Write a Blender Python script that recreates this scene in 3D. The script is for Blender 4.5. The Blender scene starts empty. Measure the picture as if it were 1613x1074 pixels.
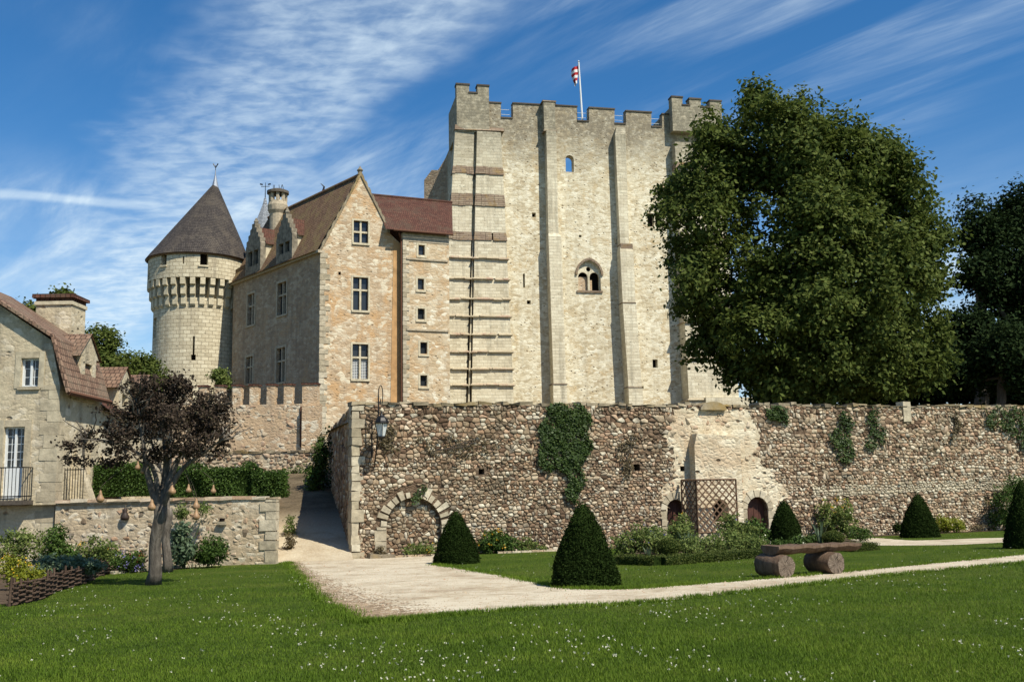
import bpy, bmesh, math, random
import numpy as np
from mathutils import Vector, Matrix
from mathutils.geometry import tessellate_polygon
random.seed(7); RNG = np.random.default_rng(7)
scene = bpy.context.scene
COL = scene.collection
rad = math.radians

# ------------------------------------------------------------------ camera
FPX, PITCH, ROLL, EYE = 1568.0, rad(8), rad(1), 1.65
cam = bpy.data.cameras.new('camera'); cam_ob = bpy.data.objects.new('camera', cam); COL.objects.link(cam_ob)
cam.sensor_width = 36; cam.lens = 36 * FPX / 1613; cam.clip_end = 3000; cam.clip_start = .1
_V = Vector((0, -math.sin(PITCH), math.cos(PITCH)))
_r = Vector((1, 0, 0)) * math.cos(ROLL) - _V * math.sin(ROLL)
_u = Vector((1, 0, 0)) * math.sin(ROLL) + _V * math.cos(ROLL)
_b = -Vector((0, math.cos(PITCH), math.sin(PITCH)))
cam_ob.matrix_world = Matrix(((_r.x, _u.x, _b.x, 0), (_r.y, _u.y, _b.y, 0), (_r.z, _u.z, _b.z, EYE), (0, 0, 0, 1)))
scene.camera = cam_ob

# ------------------------------------------------------------------ light
SUN_EL = rad(52); SUN_H = Vector((math.sin(rad(45)), -math.cos(rad(45))))
SUN = Vector((SUN_H.x * math.cos(SUN_EL), SUN_H.y * math.cos(SUN_EL), math.sin(SUN_EL)))
sl = bpy.data.lights.new('sun', 'SUN'); sl.energy = 5.0; sl.angle = rad(.5); sl.color = (1, .94, .82)
so = bpy.data.objects.new('sun', sl); COL.objects.link(so); so.rotation_euler = SUN.to_track_quat('Z', 'Y').to_euler()
so.location = (20, -20, 40)
world = bpy.data.worlds.new('World'); scene.world = world; world.use_nodes = True
SKY_STRENGTH = .085
scene.cycles.max_bounces = 4; scene.cycles.diffuse_bounces = 2; scene.cycles.glossy_bounces = 1; scene.cycles.transmission_bounces = 3
scene.view_settings.view_transform = 'Standard'; scene.view_settings.look = 'None'
scene.view_settings.exposure = .32; scene.view_settings.gamma = 1.0; scene.view_settings.use_curve_mapping = False

def build_world():
    nt = world.node_tree; nt.nodes.clear(); L = nt.links.new
    def nd(t, **k):
        n = nt.nodes.new(t)
        for a, b in k.items(): setattr(n, a, b)
        return n
    def math_(op, a, b=None, c=None):
        n = nd('ShaderNodeMath', operation=op)
        for i, x in enumerate((a, b, c)):
            if x is None: continue
            if isinstance(x, (int, float)): n.inputs[i].default_value = x
            else: L(x, n.inputs[i])
        return n.outputs[0]
    out = nd('ShaderNodeOutputWorld'); bg = nd('ShaderNodeBackground'); bg.inputs[1].default_value = SKY_STRENGTH
    sky = nd('ShaderNodeTexSky', sky_type='NISHITA'); sky.sun_disc = False
    sky.sun_elevation = SUN_EL; sky.sun_rotation = math.atan2(SUN_H.x, SUN_H.y); sky.altitude = 200
    sky.air_density = 1.0; sky.dust_density = .35; sky.ozone_density = 4.0
    tc = nd('ShaderNodeTexCoord'); sep = nd('ShaderNodeSeparateXYZ'); L(tc.outputs['Generated'], sep.inputs[0])
    zz = math_('ADD', math_('MAXIMUM', sep.outputs[2], 0.0), .06)
    X = math_('DIVIDE', sep.outputs[0], zz); Y = math_('DIVIDE', sep.outputs[1], zz)   # the high cloud layer as a plane
    def rot(ax, sx, sy):
        c, s = math.cos(ax), math.sin(ax)
        a = math_('ADD', math_('MULTIPLY', X, c * sx), math_('MULTIPLY', Y, s * sx))
        b = math_('ADD', math_('MULTIPLY', X, -s * sy), math_('MULTIPLY', Y, c * sy))
        cb = nd('ShaderNodeCombineXYZ'); L(a, cb.inputs[0]); L(b, cb.inputs[1]); return cb.outputs[0]
    def noise(vec, scale, detail, rough, dist=0.):
        n = nd('ShaderNodeTexNoise'); L(vec, n.inputs['Vector']); n.inputs['Scale'].default_value = scale
        n.inputs['Detail'].default_value = detail; n.inputs['Roughness'].default_value = rough; n.inputs['Distortion'].default_value = dist
        return n.outputs[0]
    def ramp(v, a, b):
        m = nd('ShaderNodeMapRange', interpolation_type='SMOOTHSTEP'); L(v, m.inputs[0])
        m.inputs[1].default_value = a; m.inputs[2].default_value = b; return m.outputs[0]
    # band of mackerel cloud: a strip of the cloud plane
    (p0, p1, hw) = BAND
    dx, dy = p1[0] - p0[0], p1[1] - p0[1]; ln = math.hypot(dx, dy); nx, ny = -dy / ln, dx / ln
    dist = math_('ADD', math_('MULTIPLY', math_('SUBTRACT', X, p0[0]), nx), math_('MULTIPLY', math_('SUBTRACT', Y, p0[1]), ny))
    big = noise(rot(0, 1, 1), 1.6, 4, .62)
    ad = math_('ABSOLUTE', math_('ADD', dist, math_('MULTIPLY', math_('SUBTRACT', big, .5), .55)))
    band = math_('SUBTRACT', 1.0, ramp(ad, hw * .3, hw * 1.3))
    ba = math.atan2(dy, dx)
    rip = noise(rot(ba + .9, 1, 1.5), 12., 5, .55, .25); rip2 = noise(rot(ba, .6, 1.5), 2.6, 5, .6, .3)
    mack = math_('MULTIPLY', band, math_('ADD', math_('MULTIPLY', ramp(rip, .30, .72), .34), math_('MULTIPLY_ADD', ramp(rip2, .25, .75), .20, .08)))
    # wind-drawn cirrus
    st = noise(rot(STREAK, .42, 1.7), 1.7, 9, .62, .6); st2 = noise(rot(STREAK + .2, .9, 5), 2.3, 7, .62, .3)
    cov = noise(rot(1.9, .8, .8), .55, 3, .5)
    cir = math_('MULTIPLY', ramp(st, .42, .78), math_('MULTIPLY_ADD', ramp(st2, .32, .72), .7, .3))
    cir = math_('MULTIPLY', cir, math_('MULTIPLY_ADD', ramp(cov, COV[0], COV[1]), .95, .04))
    low = math_('MULTIPLY', math_('SUBTRACT', 1.0, ramp(sep.outputs[2], .06, .34)), math_('MULTIPLY_ADD', ramp(rip2, .3, .75), .42, .26))
    (t0, t1) = TRAIL; tx, ty = t1[0] - t0[0], t1[1] - t0[1]; tl = math.hypot(tx, ty)      # an old vapour trail
    td = math_('ABSOLUTE', math_('ADD', math_('ADD', math_('MULTIPLY', math_('SUBTRACT', X, t0[0]), -ty / tl), math_('MULTIPLY', math_('SUBTRACT', Y, t0[1]), tx / tl)), math_('MULTIPLY', math_('SUBTRACT', big, .5), .12)))
    ta = math_('ADD', math_('MULTIPLY', math_('SUBTRACT', X, t0[0]), tx / tl / tl), math_('MULTIPLY', math_('SUBTRACT', Y, t0[1]), ty / tl / tl))
    trail = math_('MULTIPLY', math_('MULTIPLY', math_('SUBTRACT', 1.0, ramp(td, .01, .06)), math_('SUBTRACT', 1.0, ramp(ta, .55, 1.05))), .4)
    mack = math_('ADD', mack, trail)
    tot = math_('MINIMUM', math_('ADD', math_('ADD', mack, math_('MULTIPLY', cir, .75)), low), .85)
    tot = math_('MULTIPLY', tot, ramp(sep.outputs[2], -.02, .03))
    mix = nd('ShaderNodeMix', data_type='RGBA'); L(tot, mix.inputs[0])
    hsv = nd('ShaderNodeHueSaturation'); hsv.inputs['Saturation'].default_value = 1.3; hsv.inputs['Value'].default_value = 1.22
    L(sky.outputs[0], hsv.inputs['Color']); L(hsv.outputs[0], mix.inputs[6])
    mix.inputs[7].default_value = CLOUD
    L(mix.outputs[2], bg.inputs[0]); L(bg.outputs[0], out.inputs[0])
CLOUD = (7.2, 8.6, 9.6, 1); COV = (.46, .60)

def ray(px, py):
    u = (px - 806.5) / FPX; v = (537 - py) / FPX
    a = u * math.cos(ROLL) + v * math.sin(ROLL); b = -u * math.sin(ROLL) + v * math.cos(ROLL)
    return Vector((a, math.cos(PITCH) - b * math.sin(PITCH), math.sin(PITCH) + b * math.cos(PITCH)))
def at(px, py, Y):
    r = ray(px, py); return r * (Y / r.y) + Vector((0, 0, EYE))
GZ, GX, GY = .4458, .01359, -.0322
def gz(x, y): return GZ + GX * x + GY * y
def gnd(px, py, dz=0.):
    r = ray(px, py); t = (GZ - EYE) / (r.z - GX * r.x - GY * r.y); p = r * t; return Vector((p.x, p.y, gz(p.x, p.y) + dz))
def _cp(px, py): r = ray(px, py).normalized(); return (r.x / (r.z + .06), r.y / (r.z + .06))
_a, _c = _cp(225, 420), _cp(555, 30)
BAND = (_a, _c, .24); _s0, _s1 = _cp(1050, 160), _cp(1400, -20); STREAK = math.atan2(_s1[1] - _s0[1], _s1[0] - _s0[0])
TRAIL = (_cp(0, 306), _cp(300, 328))
build_world()

# ------------------------------------------------------------------ helpers
class Fr:
    """vertical plane: origin, direction t to the right as seen from outside, outward normal n"""
    def __init__(s, a, b):
        s.o = Vector((a[0], a[1], 0)); s.t = Vector((b[0] - a[0], b[1] - a[1], 0)).normalized(); s.n = Vector((s.t.y, -s.t.x, 0))
    def P(s, u, z, w=0.): return s.o + s.t * u + s.n * w + Vector((0, 0, z))
    def uz(s, px, py, w=0.):
        r = ray(px, py); e = Vector((0, 0, EYE)); o = s.o + s.n * w
        k = (o - e).dot(s.n) / r.dot(s.n); p = e + r * k; return ((p - s.o).dot(s.t), p.z)
    def u(s, px, py, w=0.): return s.uz(px, py, w)[0]
    def z(s, px, py, w=0.): return s.uz(px, py, w)[1]

class MB:
    def __init__(s): s.v = []; s.f = []; s.uvs = {}
    def add(s, pts): i = len(s.v); s.v += [tuple(p) for p in pts]; return i
    def poly(s, pts): i = s.add(pts); s.f.append(tuple(range(i, i + len(pts))))
    def hexa(s, a):      # 8 corners: bottom 4 ccw, top 4 ccw
        i = s.add(a)
        for q in ((0, 3, 2, 1), (4, 5, 6, 7), (0, 1, 5, 4), (1, 2, 6, 5), (2, 3, 7, 6), (3, 0, 4, 7)): s.f.append(tuple(i + k for k in q))
    def box(s, fr, u0, u1, z0, z1, w0, w1, jit=0.):
        j = lambda: random.uniform(-jit, jit) if jit else 0
        P = lambda u, z, w: fr.P(u + j(), z + j(), w + j())
        s.hexa([P(u0, z0, w1), P(u1, z0, w1), P(u1, z0, w0), P(u0, z0, w0), P(u0, z1, w1), P(u1, z1, w1), P(u1, z1, w0), P(u0, z1, w0)]); return s
    def loft(s, rings, cap=True):   # rings of equal length, closed around
        n = len(rings[0]); ids = [s.add(r) for r in rings]
        for a, b in zip(ids, ids[1:]):
            for k in range(n): s.f.append((a + k, a + (k + 1) % n, b + (k + 1) % n, b + k))
        if cap: s.f.append(tuple(ids[0] + k for k in reversed(range(n)))); s.f.append(tuple(ids[-1] + k for k in range(n)))
        return s
    def tube(s, pts, radii, n=6, cap=True, rough=0.):
        pts = [Vector(p) for p in pts]; rings = []
        if isinstance(radii, (int, float)): radii = [radii] * len(pts)
        for i, p in enumerate(pts):
            d = (pts[min(i + 1, len(pts) - 1)] - pts[max(i - 1, 0)]).normalized()
            a = d.cross(Vector((0, 0, 1)) if abs(d.z) < .9 else Vector((1, 0, 0))).normalized(); b = d.cross(a)
            rings.append([p + (a * math.cos(2 * math.pi * k / n) + b * math.sin(2 * math.pi * k / n)) * radii[i] * (1 + rough * (math.sin(k * 2.4 + i * .9) + .7 * math.sin(k * 5.1 - i * .6) + random.uniform(-.6, .6))) for k in range(n)])
        return s.loft(rings, cap)
    def lathe(s, c, prof, n=32, cap=True):
        c = Vector(c)
        return s.loft([[c + Vector((r * math.cos(2 * math.pi * k / n), r * math.sin(2 * math.pi * k / n), z)) for k in range(n)] for r, z in prof], cap)
    def panel(s, fr, outline, holes=(), w=0., depth=.3, edge=0.):
        """flat wall sheet with real openings: reveals run back by depth; the outline gets an edge of thickness edge"""
        loops = [[Vector((u, z, 0)) for u, z in outline]] + [[Vector((u, z, 0)) for u, z in h] for h in holes]
        flat = [p for l in loops for p in l]; i = s.add([fr.P(p.x, p.y, w) for p in flat])
        for t in tessellate_polygon(loops):
            a, b, c = [flat[k] for k in t]
            if (b - a).cross(c - a).z < 0: t = (t[0], t[2], t[1])
            s.f.append(tuple(i + k for k in t))
        for h in holes: s.skirt(fr, h, w, w - depth, True)
        if edge: s.skirt(fr, outline, w, w - edge, False)
        return s
    def skirt(s, fr, loop, w0, w1, inward):
        area = sum(a[0] * b[1] - b[0] * a[1] for a, b in zip(loop, loop[1:] + loop[:1]))
        l = list(loop) if (area > 0) != inward else list(reversed(loop))
        for a, b in zip(l, l[1:] + l[:1]):
            s.poly([fr.P(a[0], a[1], w0), fr.P(a[0], a[1], w1), fr.P(b[0], b[1], w1), fr.P(b[0], b[1], w0)])
    def build(s, name, mat, parent=None, smooth=False, uv=True, loc=None, bevel=0):
        o = Vector((0, 0, 0)) if parent is None or loc is not None else wloc(parent)
        me = bpy.data.meshes.new(name); me.from_pydata([(x - o.x, y - o.y, z - o.z) for x, y, z in s.v], [], s.f); me.update()
        if uv: box_uv(me, o)
        if smooth: me.shade_smooth() if hasattr(me, 'shade_smooth') else None
        return link(name, me, mat, parent)

def wloc(o):
    p = Vector(o.location)
    while o.parent: o = o.parent; p += Vector(o.location)
    return p
def link(name, me, mat, parent=None):
    if mat and not me.materials: me.materials.append(M[mat] if isinstance(mat, str) else mat)
    ob = bpy.data.objects.new(name, me); COL.objects.link(ob)
    if parent: ob.parent = parent
    return ob
def box_uv(me, o):
    n = len(me.loops)
    if not n: return
    co = np.empty(len(me.vertices) * 3); me.vertices.foreach_get('co', co); co = co.reshape(-1, 3) + np.array(o)
    vi = np.empty(n, int); me.loops.foreach_get('vertex_index', vi)
    pn = np.empty(len(me.polygons) * 3); me.polygons.foreach_get('normal', pn); pn = pn.reshape(-1, 3)
    lt = np.empty(len(me.polygons), int); me.polygons.foreach_get('loop_total', lt); N = np.repeat(pn, lt, axis=0)
    h = np.hypot(N[:, 0], N[:, 1]); flat = h < .25; h = np.maximum(h, 1e-6)
    tx, ty = -N[:, 1] / h, N[:, 0] / h; p = co[vi]
    u = p[:, 0] * tx + p[:, 1] * ty; v = p[:, 2] / h
    uv = np.stack([np.where(flat, p[:, 0], u), np.where(flat, p[:, 1], v)], 1)
    me.uv_layers.new(name='UVMap').data.foreach_set('uv', uv.ravel())
def mesh_np(name, V, Fa, mat, parent=None):
    """numpy vertices (n,3), faces (m,k)"""
    o = wloc(parent) if parent else Vector((0, 0, 0)); V = np.asarray(V, np.float64) - np.array(o)
    me = bpy.data.meshes.new(name); m, k = Fa.shape
    me.vertices.add(len(V)); me.vertices.foreach_set('co', V.astype(np.float32).ravel())
    me.loops.add(m * k); me.loops.foreach_set('vertex_index', Fa.astype(np.int32).ravel())
    me.polygons.add(m); me.polygons.foreach_set('loop_start', np.arange(0, m * k, k, dtype=np.int32))
    me.update(calc_edges=True); return link(name, me, mat, parent)
def tag(o, label=None, cat=None, group=None, kind=None):
    for k, v in (('label', label), ('category', cat), ('group', group), ('kind', kind)):
        if v: o[k] = v
    return o
def thing(name, label, cat, loc, group=None):
    o = bpy.data.objects.new(name, None); COL.objects.link(o); o.location = loc; o.empty_display_size = .3
    return tag(o, label, cat, group)
def struct(o): o['kind'] = 'structure'; return o
def copy_tree(o, parent=None):
    c = o.copy(); COL.objects.link(c)
    if parent: c.parent = parent
    for ch in [x for x in bpy.data.objects if x.parent == o]: copy_tree(ch, c)
    return c

# ------------------------------------------------------------------ materials
M = {}
class NT:
    def __init__(s, name):
        s.m = bpy.data.materials.new(name); s.m.use_nodes = True; s.nt = s.m.node_tree; s.nt.nodes.clear()
        s.out = s.nd('ShaderNodeOutputMaterial'); M[name] = s.m
        s.tc = s.nd('ShaderNodeTexCoord'); s.geo = s.nd('ShaderNodeNewGeometry')
    def nd(s, t, **k):
        n = s.nt.nodes.new(t)
        for a, b in k.items(): setattr(n, a, b)
        return n
    def L(s, a, b): s.nt.links.new(a, b)
    def put(s, sock, v):
        if isinstance(v, (int, float)): sock.default_value = v
        elif isinstance(v, tuple): sock.default_value = v if len(v) == 4 or sock.type == 'VECTOR' else v + (1,)
        else: s.L(v, sock)
    def mth(s, op, *a, clamp=False):
        n = s.nd('ShaderNodeMath', operation=op); n.use_clamp = clamp
        for i, x in enumerate(a): s.put(n.inputs[i], x)
        return n.outputs[0]
    def noise(s, vec, scale, detail=4, rough=.55, dist=0.):
        n = s.nd('ShaderNodeTexNoise'); s.L(vec, n.inputs['Vector']); n.inputs['Scale'].default_value = scale
        n.inputs['Detail'].default_value = detail; n.inputs['Roughness'].default_value = rough; n.inputs['Distortion'].default_value = dist
        return n.outputs[0]
    def vor(s, vec, scale, feature='F1', out='Distance', rnd=1.):
        n = s.nd('ShaderNodeTexVoronoi', feature=feature); s.L(vec, n.inputs['Vector']); n.inputs['Scale'].default_value = scale
        n.inputs['Randomness'].default_value = rnd; return n.outputs[out]
    def ramp(s, v, stops, interp='LINEAR'):
        n = s.nd('ShaderNodeValToRGB'); s.put(n.inputs[0], v); cr = n.color_ramp; cr.interpolation = interp
        while len(cr.elements) < len(stops): cr.elements.new(.5)
        for e, (p, c) in zip(cr.elements, stops): e.position = p; e.color = c + (1,) if len(c) == 3 else c
        return n.outputs[0]
    def mr(s, v, a, b, c=0., d=1.):
        n = s.nd('ShaderNodeMapRange'); s.put(n.inputs[0], v)
        for i, x in enumerate((a, b, c, d)): n.inputs[i + 1].default_value = x
        return n.outputs[0]
    def mix(s, f, a, b, mode='MIX'):
        n = s.nd('ShaderNodeMix', data_type='RGBA', blend_type=mode); s.put(n.inputs[0], f); s.put(n.inputs[6], a); s.put(n.inputs[7], b); return n.outputs[2]
    def scale(s, vec, x, y, z):
        n = s.nd('ShaderNodeMapping'); s.L(vec, n.inputs[0]); n.inputs['Scale'].default_value = (x, y, z); return n.outputs[0]
    def bump(s, h, strength=.5, dist=.02, normal=None):
        n = s.nd('ShaderNodeBump'); s.L(h, n.inputs['Height']); n.inputs['Strength'].default_value = strength; n.inputs['Distance'].default_value = dist
        if normal: s.L(normal, n.inputs['Normal'])
        return n.outputs[0]
    def bsdf(s, col, rough=.85, normal=None, spec=.25, metal=0., **k):
        b = s.nd('ShaderNodeBsdfPrincipled'); s.put(b.inputs['Base Color'], col); s.put(b.inputs['Roughness'], rough)
        b.inputs['Specular IOR Level'].default_value = spec; b.inputs['Metallic'].default_value = metal
        if normal: s.L(normal, b.inputs['Normal'])
        s.L(b.outputs[0], s.out.inputs[0]); return b
    def rnd(s):      # per-piece random: joined pieces differ by island, separate ones by object
        oi = s.nd('ShaderNodeObjectInfo')
        return s.mth('FRACT', s.mth('ADD', s.geo.outputs['Random Per Island'], oi.outputs['Random']))
    @property
    def pos(s): return s.geo.outputs['Position']
    @property
    def uv(s): return s.tc.outputs['UV']

def masonry(name, cols, brick=(.5, .28), mortar=(.5, .42, .28), mixm=.5, bump=.5, patch=None, patch_at=(.5, .6), pits=0., stain=None, stain_z=None, streak=.25, wild=.35, msize=.03, rub=None, soft=.2, joint=.6, speck=None, spf=.72):
    """coursed stone seen from afar: block joints, block-to-block colour, weathering, pits, streaks"""
    m = NT(name); P = m.pos
    warp = m.noise(P, 1.7, 3)
    uvw = m.nd('ShaderNodeVectorMath', operation='ADD'); m.L(m.uv, uvw.inputs[0])
    nv = m.nd('ShaderNodeTexNoise'); m.L(P, nv.inputs['Vector']); nv.inputs['Scale'].default_value = 1.3; nv.inputs['Detail'].default_value = 4
    sc = m.nd('ShaderNodeVectorMath', operation='SCALE'); m.L(nv.outputs['Color'], sc.inputs[0]); sc.inputs['Scale'].default_value = wild; m.L(sc.outputs[0], uvw.inputs[1])
    if rub:      # random rubble: cells stretched along the courses
        cs = m.scale(uvw.outputs[0], 1 / rub[0], 1 / rub[1], 1)
        vd = m.nd('ShaderNodeTexVoronoi', feature='DISTANCE_TO_EDGE'); m.L(cs, vd.inputs['Vector']); vd.inputs['Scale'].default_value = 1; vd.inputs['Randomness'].default_value = .85
        vc = m.nd('ShaderNodeTexVoronoi'); m.L(cs, vc.inputs['Vector']); vc.inputs['Scale'].default_value = 1; vc.inputs['Randomness'].default_value = .85
        spc = m.nd('ShaderNodeSeparateColor'); m.L(vc.outputs['Color'], spc.inputs[0]); bcol = spc.outputs[0]; bfac = m.mth('SUBTRACT', 1.0, m.mr(vd.outputs['Distance'], -.02, soft)); bfac = m.mth('MULTIPLY', bfac, m.mr(m.noise(P, 1.1, 5, .7), .30, .62))
    else:
        b = m.nd('ShaderNodeTexBrick'); m.L(uvw.outputs[0], b.inputs['Vector']); b.inputs['Scale'].default_value = 1
        b.inputs['Brick Width'].default_value = brick[0]; b.inputs['Row Height'].default_value = brick[1]; b.inputs['Mortar Size'].default_value = msize
        b.inputs['Mortar Smooth'].default_value = .5; b.inputs['Color1'].default_value = (0, 0, 0, 1); b.inputs['Color2'].default_value = (1, 1, 1, 1); b.inputs['Mortar'].default_value = (.5, .5, .5, 1)
        bcol, bfac = b.outputs['Color'], b.outputs['Fac']
    n1 = m.noise(P, .35, 6, .62); n2 = m.noise(P, 2.6, 6, .65); n3 = m.noise(P, 14, 5, .6)
    v = m.mth('ADD', m.mth('MULTIPLY', bcol, .40), m.mth('ADD', m.mth('MULTIPLY', n1, .55), m.mth('MULTIPLY', n2, .45)))
    k = len(cols); col = m.ramp(m.mr(v, .32, .98), [(i / (k - 1), c) for i, c in enumerate(cols)])
    col = m.mix(m.mth('MULTIPLY', bfac, mixm), col, mortar)
    if patch: col = m.mix(m.mth('MULTIPLY', m.mr(m.noise(P, .55, 7, .7, .6), patch_at[0], patch_at[1]), .9, clamp=True), col, patch)
    if speck and rub:      # single paler stones showing through the render
        col = m.mix(m.mth('MULTIPLY', m.mth('MULTIPLY', m.mr(spc.outputs[1], spf, spf + .06), m.mr(bfac, .75, .35)), m.mr(m.noise(P, .7, 4, .7), .36, .56, .15, .95)), col, speck)
    if stain:      # rain streaks: noise drawn out along the height
        s = m.noise(m.scale(P, 1.6, 1.6, .12), 1.0, 6, .65); f = m.mr(s, .5, .78, 0, streak)
        if stain_z:
            sp = m.nd('ShaderNodeSeparateXYZ'); m.L(P, sp.inputs[0]); top = m.mr(m.mth('ADD', sp.outputs[2], m.mth('MULTIPLY', m.noise(P, .5, 5, .7), 7.)), stain_z[0], stain_z[1], 0, .92)
            f = m.mth('MAXIMUM', f, m.mth('MULTIPLY', top, m.mr(n2, .15, .55)))
        col = m.mix(f, col, stain)
    h = m.mth('ADD', m.mth('MULTIPLY', m.mth('SUBTRACT', 1.0, bfac), joint), m.mth('ADD', m.mth('MULTIPLY', n2, .6), m.mth('MULTIPLY', n3, .35)))
    if pits:
        pv = m.vor(m.scale(P, 1, 1, 1.5), 2.1); sel = m.noise(P, .8, 2)
        pit = m.mth('MULTIPLY', m.mth('SUBTRACT', 1.0, m.mr(pv, .09, .22)), m.mr(sel, .46, .56)); pit = m.mth('MULTIPLY', pit, pits, clamp=True)
        col = m.mix(pit, col, (.16, .115, .07)); h = m.mth('SUBTRACT', h, m.mth('MULTIPLY', pit, 1.6))
    col = m.mix(1, col, m.ramp(n3, [(.25, (.78, .78, .78)), (.6, (1.05, 1.05, 1.05))]), 'MULTIPLY')
    m.bsdf(col, .92, m.bump(h, bump, .06), .15); return m

def pieces(name, cols, rough=.9, nscale=9, bump=.5, spec=.2, moss=None, dark=.7):
    """separate pieces: one colour each, with grain"""
    m = NT(name); r = m.rnd(); P = m.pos; n = m.noise(P, nscale, 6, .65); n2 = m.noise(P, .7, 4, .6)
    k = len(cols); col = m.ramp(m.mth('ADD', m.mth('MULTIPLY', r, .85), m.mth('MULTIPLY', m.mth('SUBTRACT', n2, .5), .7)), [(i / (k - 1), c) for i, c in enumerate(cols)])
    col = m.mix(1, col, m.ramp(n, [(.3, (dark, dark, dark)), (.65, (1.1, 1.1, 1.1))]), 'MULTIPLY')
    if moss: col = m.mix(m.mr(m.noise(P, .55, 6, .7), .48, .66, 0, .72), col, moss)
    m.bsdf(col, rough, m.bump(n, bump, .03), spec); return m

def leafy(name, cols, trans=.35, rough=.55, spec=.3, big=.4, bs=.6):
    m = NT(name); r = m.rnd(); n = m.noise(m.pos, bs, 5, .65)
    k = len(cols); col = m.ramp(m.mth('ADD', m.mth('MULTIPLY', r, 1.1 - big), m.mth('MULTIPLY', m.mth('SUBTRACT', n, .35), big * 1.6)), [(i / (k - 1), c) for i, c in enumerate(cols)])
    b = m.bsdf(col, rough, None, spec)
    t = m.nd('ShaderNodeBsdfTranslucent'); m.L(col, t.inputs[0]); mx = m.nd('ShaderNodeMixShader'); mx.inputs[0].default_value = trans
    m.L(b.outputs[0], mx.inputs[1]); m.L(t.outputs[0], mx.inputs[2]); m.L(mx.outputs[0], m.out.inputs[0]); return m

def plain(name, col, rough=.6, spec=.3, metal=0., n=0.12, scale=20, bump=.15):
    m = NT(name); f = m.noise(m.pos, scale, 5, .6); a = tuple(c * (1 - n * 2) for c in col); b = tuple(min(1, c * (1 + n)) for c in col)
    m.bsdf(m.ramp(f, [(.3, a), (.7, b)]), rough, m.bump(f, bump, .01), spec, metal); return m

masonry('keep_stone', [(.35, .275, .17), (.52, .44, .29), (.67, .60, .43), (.77, .71, .54)], mortar=(.58, .49, .32), mixm=.22, bump=.75, patch=(.52, .39, .21), patch_at=(.54, .68), pits=1., stain=(.20, .17, .12), stain_z=(34.2, 39.5), streak=.32, rub=(.40, .20), wild=.15, soft=.3, joint=.4, speck=(.80, .75, .58), spf=.70)
masonry('keep_ashlar', [(.46, .40, .27), (.64, .57, .41), (.76, .70, .52)], (.7, .30), (.42, .35, .22), .45, .6, pits=.35, stain=(.20, .18, .13), stain_z=(34, 40), streak=.7, wild=.08, msize=.02)
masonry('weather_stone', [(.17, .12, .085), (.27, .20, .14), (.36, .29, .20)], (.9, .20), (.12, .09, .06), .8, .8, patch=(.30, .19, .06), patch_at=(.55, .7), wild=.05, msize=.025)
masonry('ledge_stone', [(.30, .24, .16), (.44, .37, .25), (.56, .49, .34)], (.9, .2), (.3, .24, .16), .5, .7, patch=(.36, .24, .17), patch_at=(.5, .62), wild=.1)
masonry('tower_stone', [(.40, .34, .23), (.56, .49, .34), (.68, .61, .44)], (.62, .33), (.30, .24, .15), .75, .8, pits=.3, stain=(.22, .19, .14), streak=.65, wild=.07, msize=.025)
masonry('gable_stone', [(.30, .22, .14), (.43, .32, .20), (.52, .40, .26), (.72, .65, .49)], mortar=(.48, .35, .22), mixm=.4, bump=.8, patch=(.53, .335, .165), patch_at=(.46, .60), pits=.6, stain=(.24, .18, .12), streak=.55, rub=(.40, .20), wild=.3, soft=.28, joint=.45, speck=(.70, .62, .45), spf=.76)
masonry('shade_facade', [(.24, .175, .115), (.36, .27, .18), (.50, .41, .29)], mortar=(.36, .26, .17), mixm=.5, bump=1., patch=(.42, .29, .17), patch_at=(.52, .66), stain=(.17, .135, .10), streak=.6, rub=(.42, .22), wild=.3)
masonry('pink_wall', [(.33, .23, .15), (.46, .33, .21), (.50, .37, .24), (.64, .53, .38)], mortar=(.49, .36, .23), mixm=.45, bump=.8, patch=(.50, .36, .22), patch_at=(.42, .56), pits=.8, stain=(.17, .13, .10), streak=.6, rub=(.30, .17), wild=.3, soft=.28, joint=.45, speck=(.66, .58, .43), spf=.74)
masonry('house_plaster', [(.26, .21, .14), (.42, .345, .23), (.58, .50, .35)], mortar=(.50, .41, .27), mixm=.25, bump=.7, patch=(.54, .46, .31), patch_at=(.40, .54), pits=.7, stain=(.16, .14, .105), streak=1.0, rub=(.30, .16), wild=.3, soft=.3, joint=.25, speck=(.66, .58, .43), spf=.74)
masonry('stair_stone', [(.40, .30, .18), (.52, .41, .26), (.68, .61, .45)], mortar=(.52, .37, .22), mixm=.4, bump=.8, patch=(.50, .335, .18), patch_at=(.48, .62), pits=.6, stain=(.26, .20, .14), streak=.5, rub=(.45, .24), wild=.3, soft=.28, joint=.45, speck=(.76, .70, .54), spf=.74)
masonry('retain_plaster', [(.33, .27, .18), (.46, .38, .26), (.60, .52, .38)], mortar=(.46, .38, .26), mixm=.3, bump=.8, patch=(.46, .36, .23), patch_at=(.42, .56), pits=.8, stain=(.15, .13, .10), streak=.75, rub=(.24, .13), wild=.3, soft=.3, joint=.3, speck=(.66, .58, .43), spf=.74)
masonry('mortar', [(.075, .048, .03), (.14, .095, .06), (.24, .175, .115)], mortar=(.12, .08, .05), mixm=.7, bump=1., stain=(.07, .055, .04), streak=.6, rub=(.14, .09))
masonry('pale_plaster', [(.40, .32, .20), (.56, .48, .33), (.74, .67, .50)], mortar=(.62, .54, .39), mixm=.45, bump=.9, pits=1., patch=(.52, .40, .26), patch_at=(.48, .60), stain=(.27, .21, .14), streak=.5, rub=(.22, .14), wild=.3, soft=.28, joint=.45)
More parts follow.
